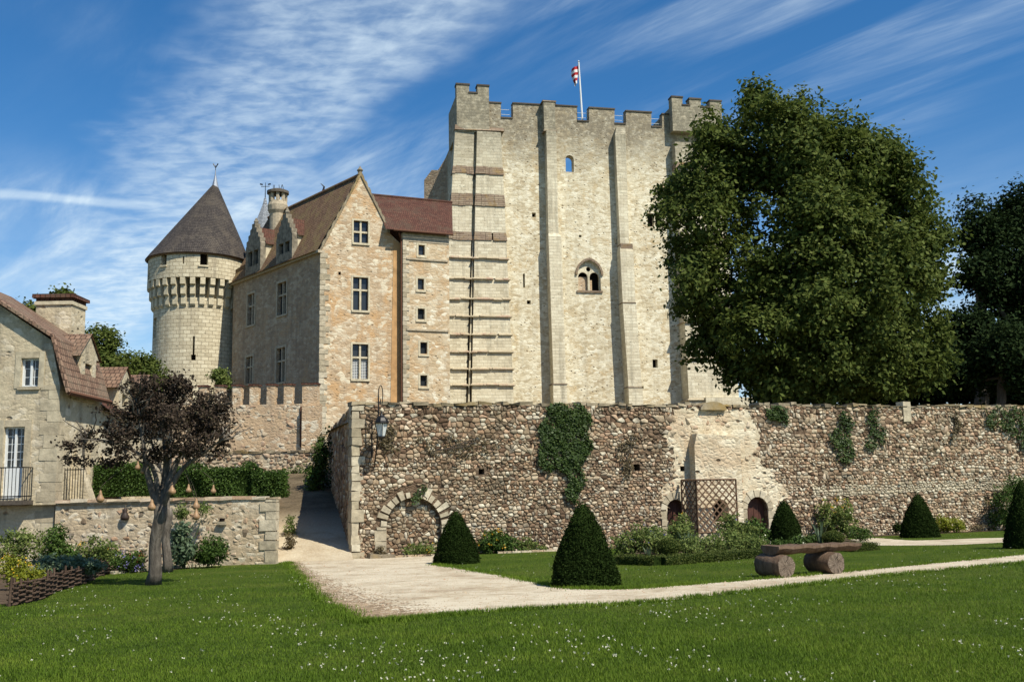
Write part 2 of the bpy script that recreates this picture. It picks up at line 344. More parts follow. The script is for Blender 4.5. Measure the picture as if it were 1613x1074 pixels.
pieces('rubble', [(.12, .075, .046), (.27, .175, .11), (.23, .175, .115), (.42, .315, .20), (.33, .205, .12), (.52, .43, .295), (.20, .16, .115), (.72, .65, .49), (.36, .265, .165), (.46, .31, .19)], moss=(.115, .085, .05), bump=1., dark=.55)
pieces('light_rubble', [(.36, .27, .17), (.50, .41, .28), (.42, .27, .17), (.60, .52, .38), (.45, .38, .28)])
pieces('white_stone', [(.40, .34, .23), (.52, .45, .32), (.62, .56, .42)], moss=(.25, .21, .14), bump=.9, nscale=5, dark=.6)
pieces('house_quoin', [(.44, .37, .25), (.52, .45, .31), (.58, .51, .36)], moss=(.27, .23, .16), bump=.8, nscale=4, dark=.65)
pieces('coping', [(.16, .13, .09), (.27, .225, .15), (.36, .30, .20)], moss=(.30, .20, .06))
pieces('dark_coping', [(.085, .07, .055), (.13, .11, .085)])

def tiles(name, cols, row=.22, wid=.17, moss=None, mossf=.6):
    m = NT(name); P = m.pos
    b = m.nd('ShaderNodeTexBrick'); m.L(m.uv, b.inputs['Vector']); b.inputs['Scale'].default_value = 1
    b.inputs['Brick Width'].default_value = wid; b.inputs['Row Height'].default_value = row; b.inputs['Mortar Size'].default_value = .018; b.inputs['Mortar Smooth'].default_value = .3
    b.inputs['Color1'].default_value = (0, 0, 0, 1); b.inputs['Color2'].default_value = (1, 1, 1, 1); b.inputs['Mortar'].default_value = (.2, .2, .2, 1)
    n = m.noise(P, .6, 6, .7); n2 = m.noise(P, 5, 5, .65); k = len(cols)
    v = m.mth('ADD', m.mth('MULTIPLY', b.outputs['Color'], .4), m.mth('ADD', m.mth('MULTIPLY', n, .5), m.mth('MULTIPLY', n2, .35)))
    col = m.ramp(m.mr(v, .25, .95), [(i / (k - 1), c) for i, c in enumerate(cols)])
    col = m.mix(m.mth('MULTIPLY', b.outputs['Fac'], .75), col, tuple(c * .3 for c in cols[0]))
    if moss: col = m.mix(m.mr(m.noise(P, .9, 7, .75), .47, .62, 0, mossf), col, moss)
    sp = m.nd('ShaderNodeSeparateXYZ'); m.L(m.uv, sp.inputs[0]); saw = m.mth('SUBTRACT', 1., m.mth('FRACT', m.mth('DIVIDE', sp.outputs[1], row)))
    h = m.mth('ADD', m.mth('MULTIPLY', saw, .8), m.mth('ADD', m.mth('MULTIPLY', n2, .6), m.mth('MULTIPLY', m.mth('SUBTRACT', 1., b.outputs['Fac']), .5)))
    m.bsdf(col, .85, m.bump(h, .8, .05), .25)
tiles('brown_tiles', [(.10, .055, .03), (.17, .10, .055), (.24, .15, .085)], moss=(.20, .145, .06), mossf=.75)
tiles('red_tiles', [(.058, .024, .016), (.098, .040, .026), (.15, .068, .043)], moss=(.09, .062, .04), mossf=.6)
tiles('house_tiles', [(.11, .065, .045), (.19, .115, .075), (.27, .175, .12)], moss=(.20, .16, .11), mossf=.5)
tiles('cone_slate', [(.034, .029, .027), (.056, .047, .042), (.095, .080, .068)], row=.2, wid=.15, moss=(.14, .115, .085), mossf=.4)
tiles('grey_slate', [(.20, .22, .24), (.27, .29, .31), (.34, .36, .38)], row=.16, wid=.14)
plain('lead', (.36, .38, .40), .4, .5, .6); plain('iron', (.012, .011, .010), .45, .5, .3); plain('white_paint', (.70, .72, .70), .45, .4, n=.04)
plain('timber', (.16, .10, .06), .8, .2, n=.3, scale=8, bump=.5); plain('door_brown', (.085, .034, .022), .65, .3, n=.2, scale=7)
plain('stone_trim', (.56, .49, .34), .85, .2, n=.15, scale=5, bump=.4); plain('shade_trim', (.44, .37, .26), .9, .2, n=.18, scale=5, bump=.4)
plain('dormer_stone', (.25, .22, .165), .9, .1, n=.3, scale=3, bump=.6); plain('dark_void', (.014, .011, .009), .95, .05); plain('flag_red', (.42, .03, .035), .8, .2); plain('flag_white', (.72, .70, .68), .8, .2)
plain('gourd', (.33, .20, .10), .55, .4, n=.25, scale=9); plain('gourd_dark', (.045, .03, .022), .6, .3); plain('string', (.25, .19, .12), .9, .1)
plain('soil', (.10, .07, .045), .95, .1, n=.3, scale=6, bump=.8); plain('brown_dirt', (.30, .22, .14), .95, .05, n=.35, scale=5, bump=.7); plain('rust', (.13, .06, .035), .8, .2); plain('shutter_teal', (.05, .13, .12), .6, .3)
plain('orange_render', (.52, .31, .14), .92, .1, n=.16, scale=1.5, bump=.4); plain('milk_glass', (.60, .63, .60), .25, .5)
def glass(name, col, rough):
    m = NT(name); m.bsdf(m.mix(m.noise(m.pos, 1.2, 3), tuple(c * .5 for c in col), col), rough, m.bump(m.noise(m.pos, 2.5, 2), .12, .02), .5)
glass('pane_glass', (.035, .04, .045), .12)
leafy('tree_leaf', [(.034, .054, .011), (.072, .100, .020), (.118, .148, .032), (.18, .195, .06)], .35, .7, .1)
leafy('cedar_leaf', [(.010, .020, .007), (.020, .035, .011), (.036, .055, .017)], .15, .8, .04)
leafy('yew_leaf', [(.007, .015, .003), (.017, .031, .006), (.034, .054, .012)], .12, .85, .04)
leafy('purple_leaf', [(.022, .016, .012), (.046, .033, .024), (.085, .062, .042), (.08, .078, .036)], .2, .7, .1)
leafy('ivy_leaf', [(.018, .036, .007), (.035, .065, .012), (.058, .095, .02), (.085, .115, .03)], .2)
leafy('hedge_leaf', [(.024, .050, .008), (.055, .10, .016), (.10, .155, .03)], .25, .6, .2)
leafy('box_leaf', [(.03, .048, .008), (.07, .09, .016), (.12, .135, .028)], .2, .6, .15)
leafy('herb_leaf', [(.05, .08, .018), (.11, .155, .035), (.18, .22, .06), (.24, .26, .085)], .3, .65, .15)
leafy('lime_leaf', [(.12, .15, .012), (.22, .24, .02), (.30, .30, .03)], .35)
leafy('iris_leaf', [(.06, .10, .05), (.12, .17, .09), (.20, .25, .14)], .3)
leafy('dry_leaf', [(.07, .055, .028), (.13, .10, .05), (.18, .15, .07)], .25)
leafy('grass_blade', [(.058, .104, .009), (.104, .170, .015), (.165, .225, .024), (.26, .265, .065)], .35, .65, .1, .75, .9)
leafy('petal_yellow', [(.55, .30, .015), (.70, .45, .03)], .3); leafy('petal_white', [(.62, .60, .42), (.8, .78, .62)], .3)
leafy('petal_violet', [(.10, .08, .22), (.22, .20, .42)], .3); leafy('petal_red', [(.30, .06, .03), (.45, .14, .05)], .3)
def bark(name, cols, sc=5):
    m = NT(name); v = m.scale(m.pos, 1, 1, .22); n = m.noise(v, sc * 3, 7, .7, .4); n2 = m.noise(m.pos, 2.5, 4)
    m.bsdf(m.ramp(m.mth('ADD', m.mth('MULTIPLY', n, .75), m.mth('MULTIPLY', n2, .3)), [(.3, cols[0]), (.52, cols[1]), (.72, cols[2])]), .9, m.bump(n, 1., .04), .15)
bark('bark_grey', [(.035, .029, .023), (.115, .098, .078), (.235, .205, .165)]); bark('bark_dark', [(.03, .024, .018), (.075, .06, .045), (.12, .10, .075)])
bark('log_wood', [(.05, .032, .02), (.13, .085, .055), (.21, .15, .105)], 4); bark('wattle_wood', [(.03, .02, .014), (.085, .055, .038), (.16, .11, .075)], 5)
def end_grain():
    m = NT('log_end'); sp = m.nd('ShaderNodeVectorMath', operation='LENGTH'); m.L(m.uv, sp.inputs[0]); sx = m.nd('ShaderNodeSeparateXYZ'); m.L(m.uv, sx.inputs[0])
    r = m.mth('FRACT', m.mth('ADD', m.mth('MULTIPLY', sp.outputs['Value'], 34.), m.mth('MULTIPLY', m.noise(m.pos, 5, 4), 2.)))
    an = m.mth('ARCTAN2', sx.outputs[1], sx.outputs[0]); ck = m.noise(m.pos, 18, 6, .75)
    cv = m.nd('ShaderNodeCombineXYZ'); m.L(m.mth('MULTIPLY', an, 2.2), cv.inputs[0]); m.L(m.mth('MULTIPLY', sp.outputs['Value'], 1.5), cv.inputs[1])
    crack = m.mr(m.vor(cv.outputs[0], 1.6, 'DISTANCE_TO_EDGE'), .0, .045)
    col = m.ramp(m.mth('ADD', m.mth('MULTIPLY', r, .28), m.mth('MULTIPLY', ck, .75)), [(.25, (.07, .05, .036)), (.55, (.20, .155, .115)), (.8, (.33, .27, .205))])
    col = m.mix(crack, (.02, .014, .01), col); m.bsdf(col, .9, m.bump(m.mth('ADD', ck, crack), .8, .02), .15)
end_grain()
def ground_mats():
    m = NT('gravel'); P = m.pos; n = m.noise(P, .5, 6, .65); n2 = m.noise(P, 4, 6, .7); st = m.vor(P, 38); fine = m.noise(P, 55, 4, .7)
    v = m.mth('ADD', m.mth('MULTIPLY', n, .5), m.mth('ADD', m.mth('MULTIPLY', n2, .4), m.mth('MULTIPLY', fine, .34)))
    col = m.ramp(v, [(.42, (.27, .20, .12)), (.52, (.42, .345, .235)), (.66, (.56, .49, .36))])
    col = m.mix(m.mr(m.noise(P, .8, 7, .75), .50, .66, 0, .75), col, (.26, .19, .115))
    m.bsdf(col, .95, m.bump(m.mth('ADD', m.mth('MULTIPLY', st, .6), n2), .7, .03), .15)
    m = NT('turf'); P = m.pos; n = m.noise(P, .45, 5, .6); n2 = m.noise(P, 7, 6, .7); n3 = m.noise(P, 60, 3, .7)
    v = m.mth('ADD', m.mth('MULTIPLY', n, .5), m.mth('ADD', m.mth('MULTIPLY', n2, .35), m.mth('MULTIPLY', n3, .35)))
    col = m.ramp(v, [(.4, (.035, .060, .007)), (.58, (.066, .108, .011)), (.75, (.125, .145, .026))])
    m.bsdf(col, .95, m.bump(m.mth('ADD', n2, n3), 1., .05), .1)
    m = NT('ramp_gravel_shade'); P = m.pos; n = m.noise(P, .9, 6, .7); n2 = m.noise(P, 12, 6, .7); sp = m.nd('ShaderNodeSeparateXYZ'); m.L(P, sp.inputs[0]); m.bsdf(m.mix(m.mr(m.mth('ADD', sp.outputs[1], m.mth('MULTIPLY', n, 5.)), 36.5, 40.5), m.ramp(m.mth('ADD', m.mth('MULTIPLY', n, .6), m.mth('MULTIPLY', n2, .45)), [(.36, (.30, .225, .14)), (.5, (.44, .36, .245)), (.66, (.55, .48, .345))]), m.ramp(m.mth('ADD', m.mth('MULTIPLY', n, .6), m.mth('MULTIPLY', n2, .45)), [(.38, (.05, .042, .024)), (.52, (.12, .09, .055)), (.7, (.24, .19, .12))])), .95, m.bump(n2, .9, .05), .1)  # gravel, painted darker up the ramp to deepen the wall's shadow there
    m = NT('earth'); P = m.pos; n = m.noise(P, .8, 6, .7); n2 = m.noise(P, 9, 5, .7)
    col = m.ramp(m.mth('ADD', m.mth('MULTIPLY', n, .6), m.mth('MULTIPLY', n2, .4)), [(.38, (.05, .06, .018)), (.5, (.12, .095, .05)), (.66, (.22, .17, .10))])
    m.bsdf(col, .95, m.bump(n2, .8, .05), .1)
ground_mats()

# ------------------------------------------------------------------ ground, terraces, paths
def sheet(name, pts, mat, zf, kind='structure', sub=0):
    mb = MB(); v = [Vector((p[0], p[1], 0)) for p in pts]; i = mb.add([(p[0], p[1], zf(p[0], p[1])) for p in pts])
    for t in tessellate_polygon([v]):
        a, b, c = [v[k] for k in t]
        if (b - a).cross(c - a).z < 0: t = (t[0], t[2], t[1])
        mb.f.append(tuple(i + k for k in t))
    o = mb.build(name, mat); o['kind'] = kind; return o
g = MB()
ys = [-900, -40, 60, 140, 1500]; xs = [-1500, -200, 200, 1500]
zf = lambda x, y: gz(max(-60, min(60, x)), max(-20, min(60, y)))
for y0, y1 in zip(ys, ys[1:]):
    for x0, x1 in zip(xs, xs[1:]): g.poly([(x0, y0, zf(x0, y0)), (x1, y0, zf(x1, y0)), (x1, y1, zf(x1, y1)), (x0, y1, zf(x0, y1))])
g.v = []; g.f = []
for xa, xb in ((-1500, -60), (-60, 60), (60, 1500)):
    for ya, yb in ((-900, -20), (-20, 60), (60, 1500)):
        g.poly([(xa, ya, zf(xa, ya)), (xb, ya, zf(xb, ya)), (xb, yb, zf(xb, yb)), (xa, yb, zf(xa, yb))])
struct(g.build('ground', 'turf'))

def ragged(pts, amp=.07, step=.25):
    out = []
    for a, b in zip(pts, pts[1:] + pts[:1]):
        a, b = Vector(a), Vector(b); n = max(1, int((b - a).length / step))
        for k in range(n):
            p = a + (b - a) * k / n; d = (b - a).normalized(); s = random.uniform(-amp, amp)
            out.append((p.x - d.y * s, p.y + d.x * s))
    return out
def pxpoly(l): return [tuple(gnd(*p)[:2]) for p in l]
def smooth_line(pts, n=6):     # Catmull-Rom through ground points
    out = []
    for i in range(len(pts) - 1):
        p = [Vector(pts[max(0, min(len(pts) - 1, i + k))]) for k in (-1, 0, 1, 2)]
        for k in range(n):
            t = k / n; out.append(tuple(.5 * ((2 * p[1]) + (p[2] - p[0]) * t + (2 * p[0] - 5 * p[1] + 4 * p[2] - p[3]) * t * t + (3 * p[1] - p[0] - 3 * p[2] + p[3]) * t ** 3)))
    return out + [tuple(pts[-1])]
W = Fr((-5.0, 31.0), (20.0, 40.0))
WS = Fr((-8.3, 45.0), (-5.0, 31.0))
low = smooth_line(pxpoly([(452, 884), (470, 905), (500, 938), (540, 966), (575, 979), (660, 973), (800, 961), (1000, 950), (1200, 929), (1400, 906), (1613, 886), (1800, 868)]))
up = smooth_line(pxpoly([(1800, 852), (1613, 873), (1400, 894), (1200, 912), (1040, 924), (960, 928), (880, 924), (800, 908), (730, 896), (686, 889)]))
PATH = ragged(low + up + [tuple(W.P(W.u(690, 880), 0, .3)[:2]), tuple(W.P(1.0, 0, .3)[:2]), tuple(W.P(.9, 0, -.05)[:2]), (-4.95, 30.95), (-5.1, 31.4), (-7.3, 31.4), (-7.08, 30.2)], .03)
sheet('path', PATH, 'gravel', lambda x, y: gz(x, y) + .006)
PATH2 = ragged(smooth_line(pxpoly([(1318, 853), (1372, 847), (1440, 851), (1530, 848), (1613, 846), (1750, 842)])) + smooth_line(pxpoly([(1750, 850), (1613, 853), (1500, 858), (1400, 859), (1320, 858)])), .06)
sheet('side_path', PATH2, 'gravel', lambda x, y: gz(x, y) + .006)
# planting beds along the walls
def wall_pt(u, w): return tuple(W.P(u, 0, w)[:2])
BED1 = ragged([wall_pt(1.0, -.1), wall_pt(1.0, .35), wall_pt(4.2, .75), wall_pt(8.4, 1.0), wall_pt(8.4, -.1)], .05)
BED2 = ragged([wall_pt(8.4, -.1), wall_pt(8.4, 2.2)] + pxpoly([(968, 880), (1212, 873), (1374, 859), (1340, 851)]) + [wall_pt(17.5, .9), wall_pt(31, 1.0), wall_pt(31, -.1)], .05)
sheet('flower_bed', BED1, 'soil', lambda x, y: gz(x, y) + .010); sheet('flower_bed', BED2, 'soil', lambda x, y: gz(x, y) + .010)
BED3 = ragged(pxpoly([(26, 951), (66, 940), (108, 926), (150, 912), (172, 903), (262, 899), (330, 890), (352, 886)]) + [(-9.0, 29.4), (-24, 29.6), (-22, 17)], .05)
sheet('flower_bed', BED3, 'soil', lambda x, y: gz(x, y) + .010)
# upper terraces
sheet('castle_terrace', [(-5.3, 31.6), (30, 44), (140, 62), (140, 330), (-8.5, 330), (-8.5, 45)], 'earth', lambda x, y: 3.55 + (y - 31) * .03)
sheet('castle_yard', [(-200, 48.4), (-8.6, 48.4), (-8.6, 330), (-200, 330)], 'earth', lambda x, y: 2.2 + (y - 49) * .06)
sheet('house_terrace', [(-70, 29.6), (-6.95, 29.3), (-11.4, 48.5), (-70, 48.5)], 'earth', lambda x, y: 1.2)
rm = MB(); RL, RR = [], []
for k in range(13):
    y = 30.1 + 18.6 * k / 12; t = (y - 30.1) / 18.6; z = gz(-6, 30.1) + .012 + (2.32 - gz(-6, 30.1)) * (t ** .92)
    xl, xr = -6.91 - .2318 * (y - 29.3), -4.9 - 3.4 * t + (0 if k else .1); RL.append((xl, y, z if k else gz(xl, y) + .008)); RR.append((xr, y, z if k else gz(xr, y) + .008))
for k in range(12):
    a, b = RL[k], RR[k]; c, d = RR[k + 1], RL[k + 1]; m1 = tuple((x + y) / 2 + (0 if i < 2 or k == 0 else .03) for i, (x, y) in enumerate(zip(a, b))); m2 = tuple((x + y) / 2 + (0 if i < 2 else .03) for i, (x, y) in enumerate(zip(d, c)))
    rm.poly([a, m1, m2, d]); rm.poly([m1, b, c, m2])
struct(rm.build('ramp', 'ramp_gravel_shade'))

# ------------------------------------------------------------------ rubble walls, stone by stone
STONES = []
def make_stones():
    for q in range(14):
        n = 8; ph = random.uniform(0, .6); R0 = []
        for k in range(n):
            a = 2 * math.pi * k / n + ph; c, s = math.cos(a), math.sin(a)
            r = .5 / max(abs(c), abs(s)) ** .72 * random.uniform(.86, 1.0); R0.append((c * r, s * r))
        rings = []
        for y, sc in ((.35, 1.), (-.45, .97), (-.85, .80), (-1., .5)):
            ox, oz = (random.uniform(-.05, .05), random.uniform(-.05, .05)) if sc < .9 else (0, 0)
            rings.append([(x * sc + ox, y + random.uniform(-.07, .07), z * sc + oz) for x, z in R0])
        mb = MB(); mb.loft(rings, False); b = len(mb.v) - n; mb.f.append(tuple(b + k for k in range(n)))
        V = np.array(mb.v); Fq = [f for f in mb.f if len(f) == 4]; Fn = [f for f in mb.f if len(f) != 4]
        STONES.append((V, Fq, Fn))
make_stones()
STONE_ME = {}
def stone_mesh(k, mat):
    if (k, mat) not in STONE_ME:
        me = bpy.data.meshes.new('stone'); V, Fq, Fn = STONES[k]; me.from_pydata(V.tolist(), [], Fq + Fn); me.shade_smooth(); me.materials.append(M[mat]); STONE_ME[(k, mat)] = me
    return STONE_ME[(k, mat)]
def lay(fr, u0, u1, zb, zt, keep, hr=(.10, .19), wr=(1.0, 2.2), wfun=None, loose=False):
    """courses of stone seats on a wall plane -> list of (u, z, w, width, height, depth, roll, kind or None)"""
    out = []; z = zb(u0) - .1; zmax = max(zt(u0), zt(u1)); z0_ = zb(u0)
    while z < zmax + .1:
        h = random.uniform(*hr) * (.82 + .3 * (z - z0_) / max(.1, zmax - z0_)); u = u0 + random.uniform(-.15, 0); ph = random.uniform(0, 6)
        while u < u1:
            wd = h * random.uniform(*wr)
            if random.random() < .2: wd *= .5
            elif random.random() < .10: wd *= 1.5
            uc = u + wd / 2; zc = z + h / 2 + .05 * math.sin(uc * 1.1 + ph) + random.uniform(-.40, .40) * h + (zb(uc) - z0_) * (1 - (z - z0_) / max(.1, zmax - z0_))
            k = keep(uc, zc) if zb(uc) - .05 < zc < zt(uc) else None
            if k or not loose: out.append((uc, zc, 0., wd * random.uniform(.88, 1.0), h * random.uniform(.85, 1.12), random.uniform(.015, .055), random.uniform(-.12, .12), k))
            u += wd
        z += h
    return out
def clip_poly(poly, nx, ny, d):
    out = []; n = len(poly); q = [p[0] * nx + p[1] * ny - d for p in poly]
    for i in range(n):
        a, b = poly[i], poly[(i + 1) % n]; da, db = q[i], q[(i + 1) % n]
        if da <= 0: out.append(a)
        if (da < 0 < db) or (db < 0 < da): t = da / (da - db); out.append((a[0] + (b[0] - a[0]) * t, a[1] + (b[1] - a[1]) * t))
    return out
def fit_stones(fr, lst, parent, lo, hi, zt, n_parts=300, gap=.008, w0=0., asp=1.35):
    """every stone takes the cell between its neighbours, so joints run between real irregular stones"""
    C = [(s[0] / asp, s[1]) for s in lst]; G_ = {}; gs = .18
    for i, (x, y) in enumerate(C): G_.setdefault((int(x // gs), int(y // gs)), []).append(i)
    pieces_ = []; base = wloc(parent); t = np.array(fr.t); nn = np.array(fr.n)
    for i, s in enumerate(lst):
        if not s[7]: continue
        x, y = C[i]; poly = [(x - .3, y - .22), (x + .3, y - .22), (x + .3, y + .22), (x - .3, y + .22)]; gx, gy = int(x // gs), int(y // gs); nb = []
        for dx in (-1, 0, 1):
            for dy in (-1, 0, 1): nb += G_.get((gx + dx, gy + dy), [])
        nb = sorted(((C[j][0] - x) ** 2 + (C[j][1] - y) ** 2, j) for j in nb if j != i)[:16]
        for d2, j in nb:
            ex, ey = C[j][0] - x, C[j][1] - y; l = math.sqrt(d2) + 1e-6; ex /= l; ey /= l; poly = clip_poly(poly, ex, ey, ex * x + ey * y + l / 2)
            if len(poly) < 3: break
        if len(poly) < 3: continue
        poly = [(p[0] * asp, p[1]) for p in poly]
        for (nx, ny, d) in ((1, 0, hi), (-1, 0, -lo), (0, 1, zt(s[0]))): poly = clip_poly(poly, nx, ny, d)
        if len(poly) < 3: continue
        cx = sum(p[0] for p in poly) / len(poly); cy = sum(p[1] for p in poly) / len(poly); w_ = max(p[0] for p in poly) - min(p[0] for p in poly); h_ = max(p[1] for p in poly) - min(p[1] for p in poly)
        if w_ < .05 or h_ < .04: continue
        kx, ky = max(.5, 1 - 2 * gap / w_), max(.5, 1 - 2 * gap / h_); poly = [(cx + (p[0] - cx) * kx, cy + (p[1] - cy) * ky) for p in poly]; r0 = []
        for a, b in zip(poly, poly[1:] + poly[:1]):
            f = random.uniform(.06, .22); r0.append((a[0] + (b[0] - a[0]) * f, a[1] + (b[1] - a[1]) * f)); f = random.uniform(.78, .94); r0.append((a[0] + (b[0] - a[0]) * f, a[1] + (b[1] - a[1]) * f))
        d = s[5]; tx, ty = random.uniform(-.22, .22), random.uniform(-.28, .16); V = []
        for sc, ww in ((1., -.03), (.96, d * .6), (random.uniform(.70, .84), d)):
            for p in r0: V.append((cx + (p[0] - cx) * sc, cy + (p[1] - cy) * sc, ww + (0 if ww < 0 else ((p[0] - cx) * tx + (p[1] - cy) * ty) * .8 + random.uniform(-.004, .004))))
        n = len(r0); Fc = [(k, (k + 1) % n, n + (k + 1) % n, n + k) for k in range(n)] + [(n + k, n + (k + 1) % n, 2 * n + (k + 1) % n, 2 * n + k) for k in range(n)] + [tuple(range(2 * n, 3 * n))]
        V = np.array(V); P = np.array(fr.P(cx, cy, w0)) + (V[:, :1] - cx) * t + V[:, 2:3] * nn; P[:, 2] += V[:, 1] - cy
        pieces_.append((w_ * h_, P, Fc, s[7], fr.P(cx, cy, w0)))
    pieces_.sort(key=lambda p: -p[0])
    for ar, P, Fc, k, c in pieces_[:n_parts]:
        me = bpy.data.meshes.new('stone'); me.from_pydata((P - np.array(c)).tolist(), [], Fc); me.shade_smooth(); o = link('stone', me, k, parent); o.location = c - base
    for mat in sorted({p[3] for p in pieces_[n_parts:]}):
        Vs, Fs, off = [], [], 0
        for ar, P, Fc, k, c in pieces_[n_parts:]:
            if k != mat: continue
            Vs.append(P); Fs += [tuple(a + off for a in f) for f in Fc]; off += len(P)
        me = bpy.data.meshes.new('small_stones'); me.from_pydata((np.concatenate(Vs) - np.array(base)).tolist(), [], Fs); me.shade_smooth(); link('small_stones', me, mat, parent)['kind'] = 'stuff'
def set_stones(fr, lst, parent, n_parts=300, name='stone'):
    ang = math.atan2(fr.t.y, fr.t.x); base = wloc(parent)
    lst = sorted(lst, key=lambda s: -s[3] * s[4]); big, rest = lst[:n_parts], lst[n_parts:]
    for (u, z, w, wd, h, d, r, k) in big:
        o = bpy.data.objects.new(name, stone_mesh(random.randrange(14), k)); COL.objects.link(o); o.parent = parent
        o.rotation_mode = 'XYZ'; o.matrix_local = Matrix.Translation(fr.P(u, z, w) - base) @ Matrix.Rotation(ang, 4, 'Z') @ Matrix.Rotation(r, 4, 'Y') @ Matrix.Diagonal((wd, d, h, 1))
    for mat in sorted({s[7] for s in rest}):
        Vs, F4, F8, off = [], [], [], 0; t = np.array(fr.t); n = np.array(fr.n)
        for (u, z, w, wd, h, d, r, k) in rest:
            if k != mat: continue
            V, Fq, Fn = STONES[random.randrange(14)]; c, s = math.cos(r), math.sin(r)
            x = V[:, 0] * wd; zz = V[:, 2] * h; X = x * c + zz * s; Z = -x * s + zz * c
            p = np.array(fr.P(u, z, w) - base) + X[:, None] * t - (V[:, 1] * d)[:, None] * n; p[:, 2] += Z
            Vs.append(p); F4 += [tuple(a + off for a in f) for f in Fq]; F8 += [tuple(a + off for a in f) for f in Fn]; off += len(V)
        me = bpy.data.meshes.new('small_stones'); me.from_pydata(np.concatenate(Vs).tolist(), [], F4 + F8); me.shade_smooth()
        o = link('small_stones', me, mat, parent); o['kind'] = 'stuff'
def arch_loop(cu, zs, r, z0, n=12, pointed=0.):
    """opening: jambs from z0 to the springing zs, round (or pointed) head of half-width r"""
    pts = [(cu - r, z0), (cu + r, z0)]
    if pointed:
        R = r * (1 + pointed)
        for k in range(n + 1):
            a = math.acos((R - r) / R) * k / n; pts.append((cu + r - R + R * math.cos(a), zs + R * math.sin(a)))
        for k in range(n - 1, -1, -1):
            a = math.acos((R - r) / R) * k / n; pts.append((cu - r + R - R * math.cos(a), zs + R * math.sin(a)))
    else:
        for k in range(n + 1): a = math.pi * k / n; pts.append((cu + r * math.cos(a), zs + r * math.sin(a)))
    return pts
def rect(u0, u1, z0, z1): return [(u0, z0), (u1, z0), (u1, z1), (u0, z1)]
def pxrect(fr, x0, y0, x1, y1, w=0.):
    ua, zt_ = fr.uz(x0, (y0 + y1) / 2, w)[0], fr.z((x0 + x1) / 2, y0, w); ub = fr.u(x1, (y0 + y1) / 2, w); return ua, ub, fr.z((x0 + x1) / 2, y1, w), zt_

# --- the long garden wall -------------------------------------------------------
ULEN = 32.0
wtop = lambda u: 4.10 + .0058 * u + .03 * math.sin(u * 1.7) + .02 * math.sin(u * 4.3 + 1)
def wbase(u): p = W.P(u, 0); return gz(p.x, p.y)
gw = thing('garden_wall', 'long brown rubble stone terrace wall with ivy, a blocked arch and two small doors', 'wall', W.P(0, gz(-5, 31)))
cu, cz = W.uz(652, 828); r_out = (W.u(712, 828) - W.u(593, 828)) / 2; r_in = r_out - .33
zd = wbase(cu)
archhole = arch_loop(cu, cz, r_in, zd - .2, 16)
DOORS = []
for (pc, pl, pr, pt) in ((1064, 1050, 1079, 786), (1193, 1177, 1210, 782)):
    c0 = W.u(pc, 810); rr = (W.u(pr, 810) - W.u(pl, 810)) / 2; DOORS.append((c0, W.z(pc, pt) - rr, rr, wbase(c0) - .15))
holes = [archhole] + [arch_loop(*d, 10) for d in DOORS]
PUT = [pxrect(W, *q) for q in ((754, 738, 763, 747), (998, 731, 1008, 741), (1071, 734, 1078, 742))]
holes += [rect(*q) for q in PUT]
us = [ULEN * k / 60 for k in range(61)]
outline = [(0, wbase(0) - .5), (ULEN, wbase(ULEN) - .5)] + [(u, wtop(u)) for u in reversed(us)]
mb = MB().panel(W, outline, holes, 0, .45)
mb.poly([W.P(0, wtop(0)), W.P(ULEN, wtop(ULEN)), W.P(ULEN, wtop(ULEN), -.7), W.P(0, wtop(0), -.7)])
mb.build('mortar_core', 'mortar', gw)
# side of the wall along the ramp
SL = (Vector((-8.3, 45)) - Vector((-5, 31))).length
rampz = lambda u: gz(-6, 30.1) + (2.32 - gz(-6, 30.1)) * max(0, ((SL - u) / SL * 14 + .9) / 18.6) ** .92
mb = MB().panel(WS, [(0, .3), (SL, -1.2), (SL, wtop(0)), (0, wtop(0) - .1)], [], 0, 0); mb.build('side_core', 'mortar', gw)
mb = MB().panel(W, arch_loop(cu, cz, r_in - .002, zd - .2, 16), [], -.16); mb.build('arch_infill', 'mortar', gw)
for d in DOORS:
    dr = MB().panel(W, arch_loop(d[0], d[1], d[2], d[3], 10), [], -.22).build('door', 'door_brown', gw)
    for k in range(1, 4):
        uu = d[0] - d[2] + 2 * d[2] * k / 4; MB().box(W, uu - .012, uu + .012, d[3], d[1] + d[2] * .7, -.22, -.205).build('batten', 'door_brown', dr)
for q in PUT: MB().panel(W, rect(*q), [], -.40).build('putlog_hole', 'dark_void', gw)
# pale plaster zone round the doors
PL = [(1046, 850), (1052, 800), (1040, 770), (1062, 745), (1058, 715), (1046, 690), (1056, 662), (1060, 644), (1098, 642), (1120, 642), (1172, 644), (1190, 662), (1200, 690), (1188, 712), (1206, 735), (1222, 755), (1240, 775), (1232, 800), (1242, 845)]
plu = [W.uz(*p) for p in PL]
def inside(poly, x, y):
    c = False
    for (x0, y0), (x1, y1) in zip(poly, poly[1:] + poly[:1]):
        if (y0 > y) != (y1 > y) and x < (x1 - x0) * (y - y0) / (y1 - y0) + x0: c = not c
    return c
rp = []
for a, b in zip(plu, plu[1:] + plu[:1]):
    for k in range(7):
        rp.append((a[0] + (b[0] - a[0]) * k / 7 + random.uniform(-.14, .14), a[1] + (b[1] - a[1]) * k / 7 + random.uniform(-.12, .12)))
rp = [(u, min(z, wtop(u) - .03)) for u, z in rp]
MB().panel(W, rp, [arch_loop(*d, 10) for d in DOORS] + [rect(*PUT[2])], .022, .03, .03).build('plaster', 'pale_plaster', gw)
PIER = (W.u(1086, 760), W.u(1158, 760))
pz1 = W.z(1120, 688, .45)
pit = arch_loop(W.u(1136, 805, .45), W.z(1136, 800, .45), .30, W.z(1136, 822, .45), 10)
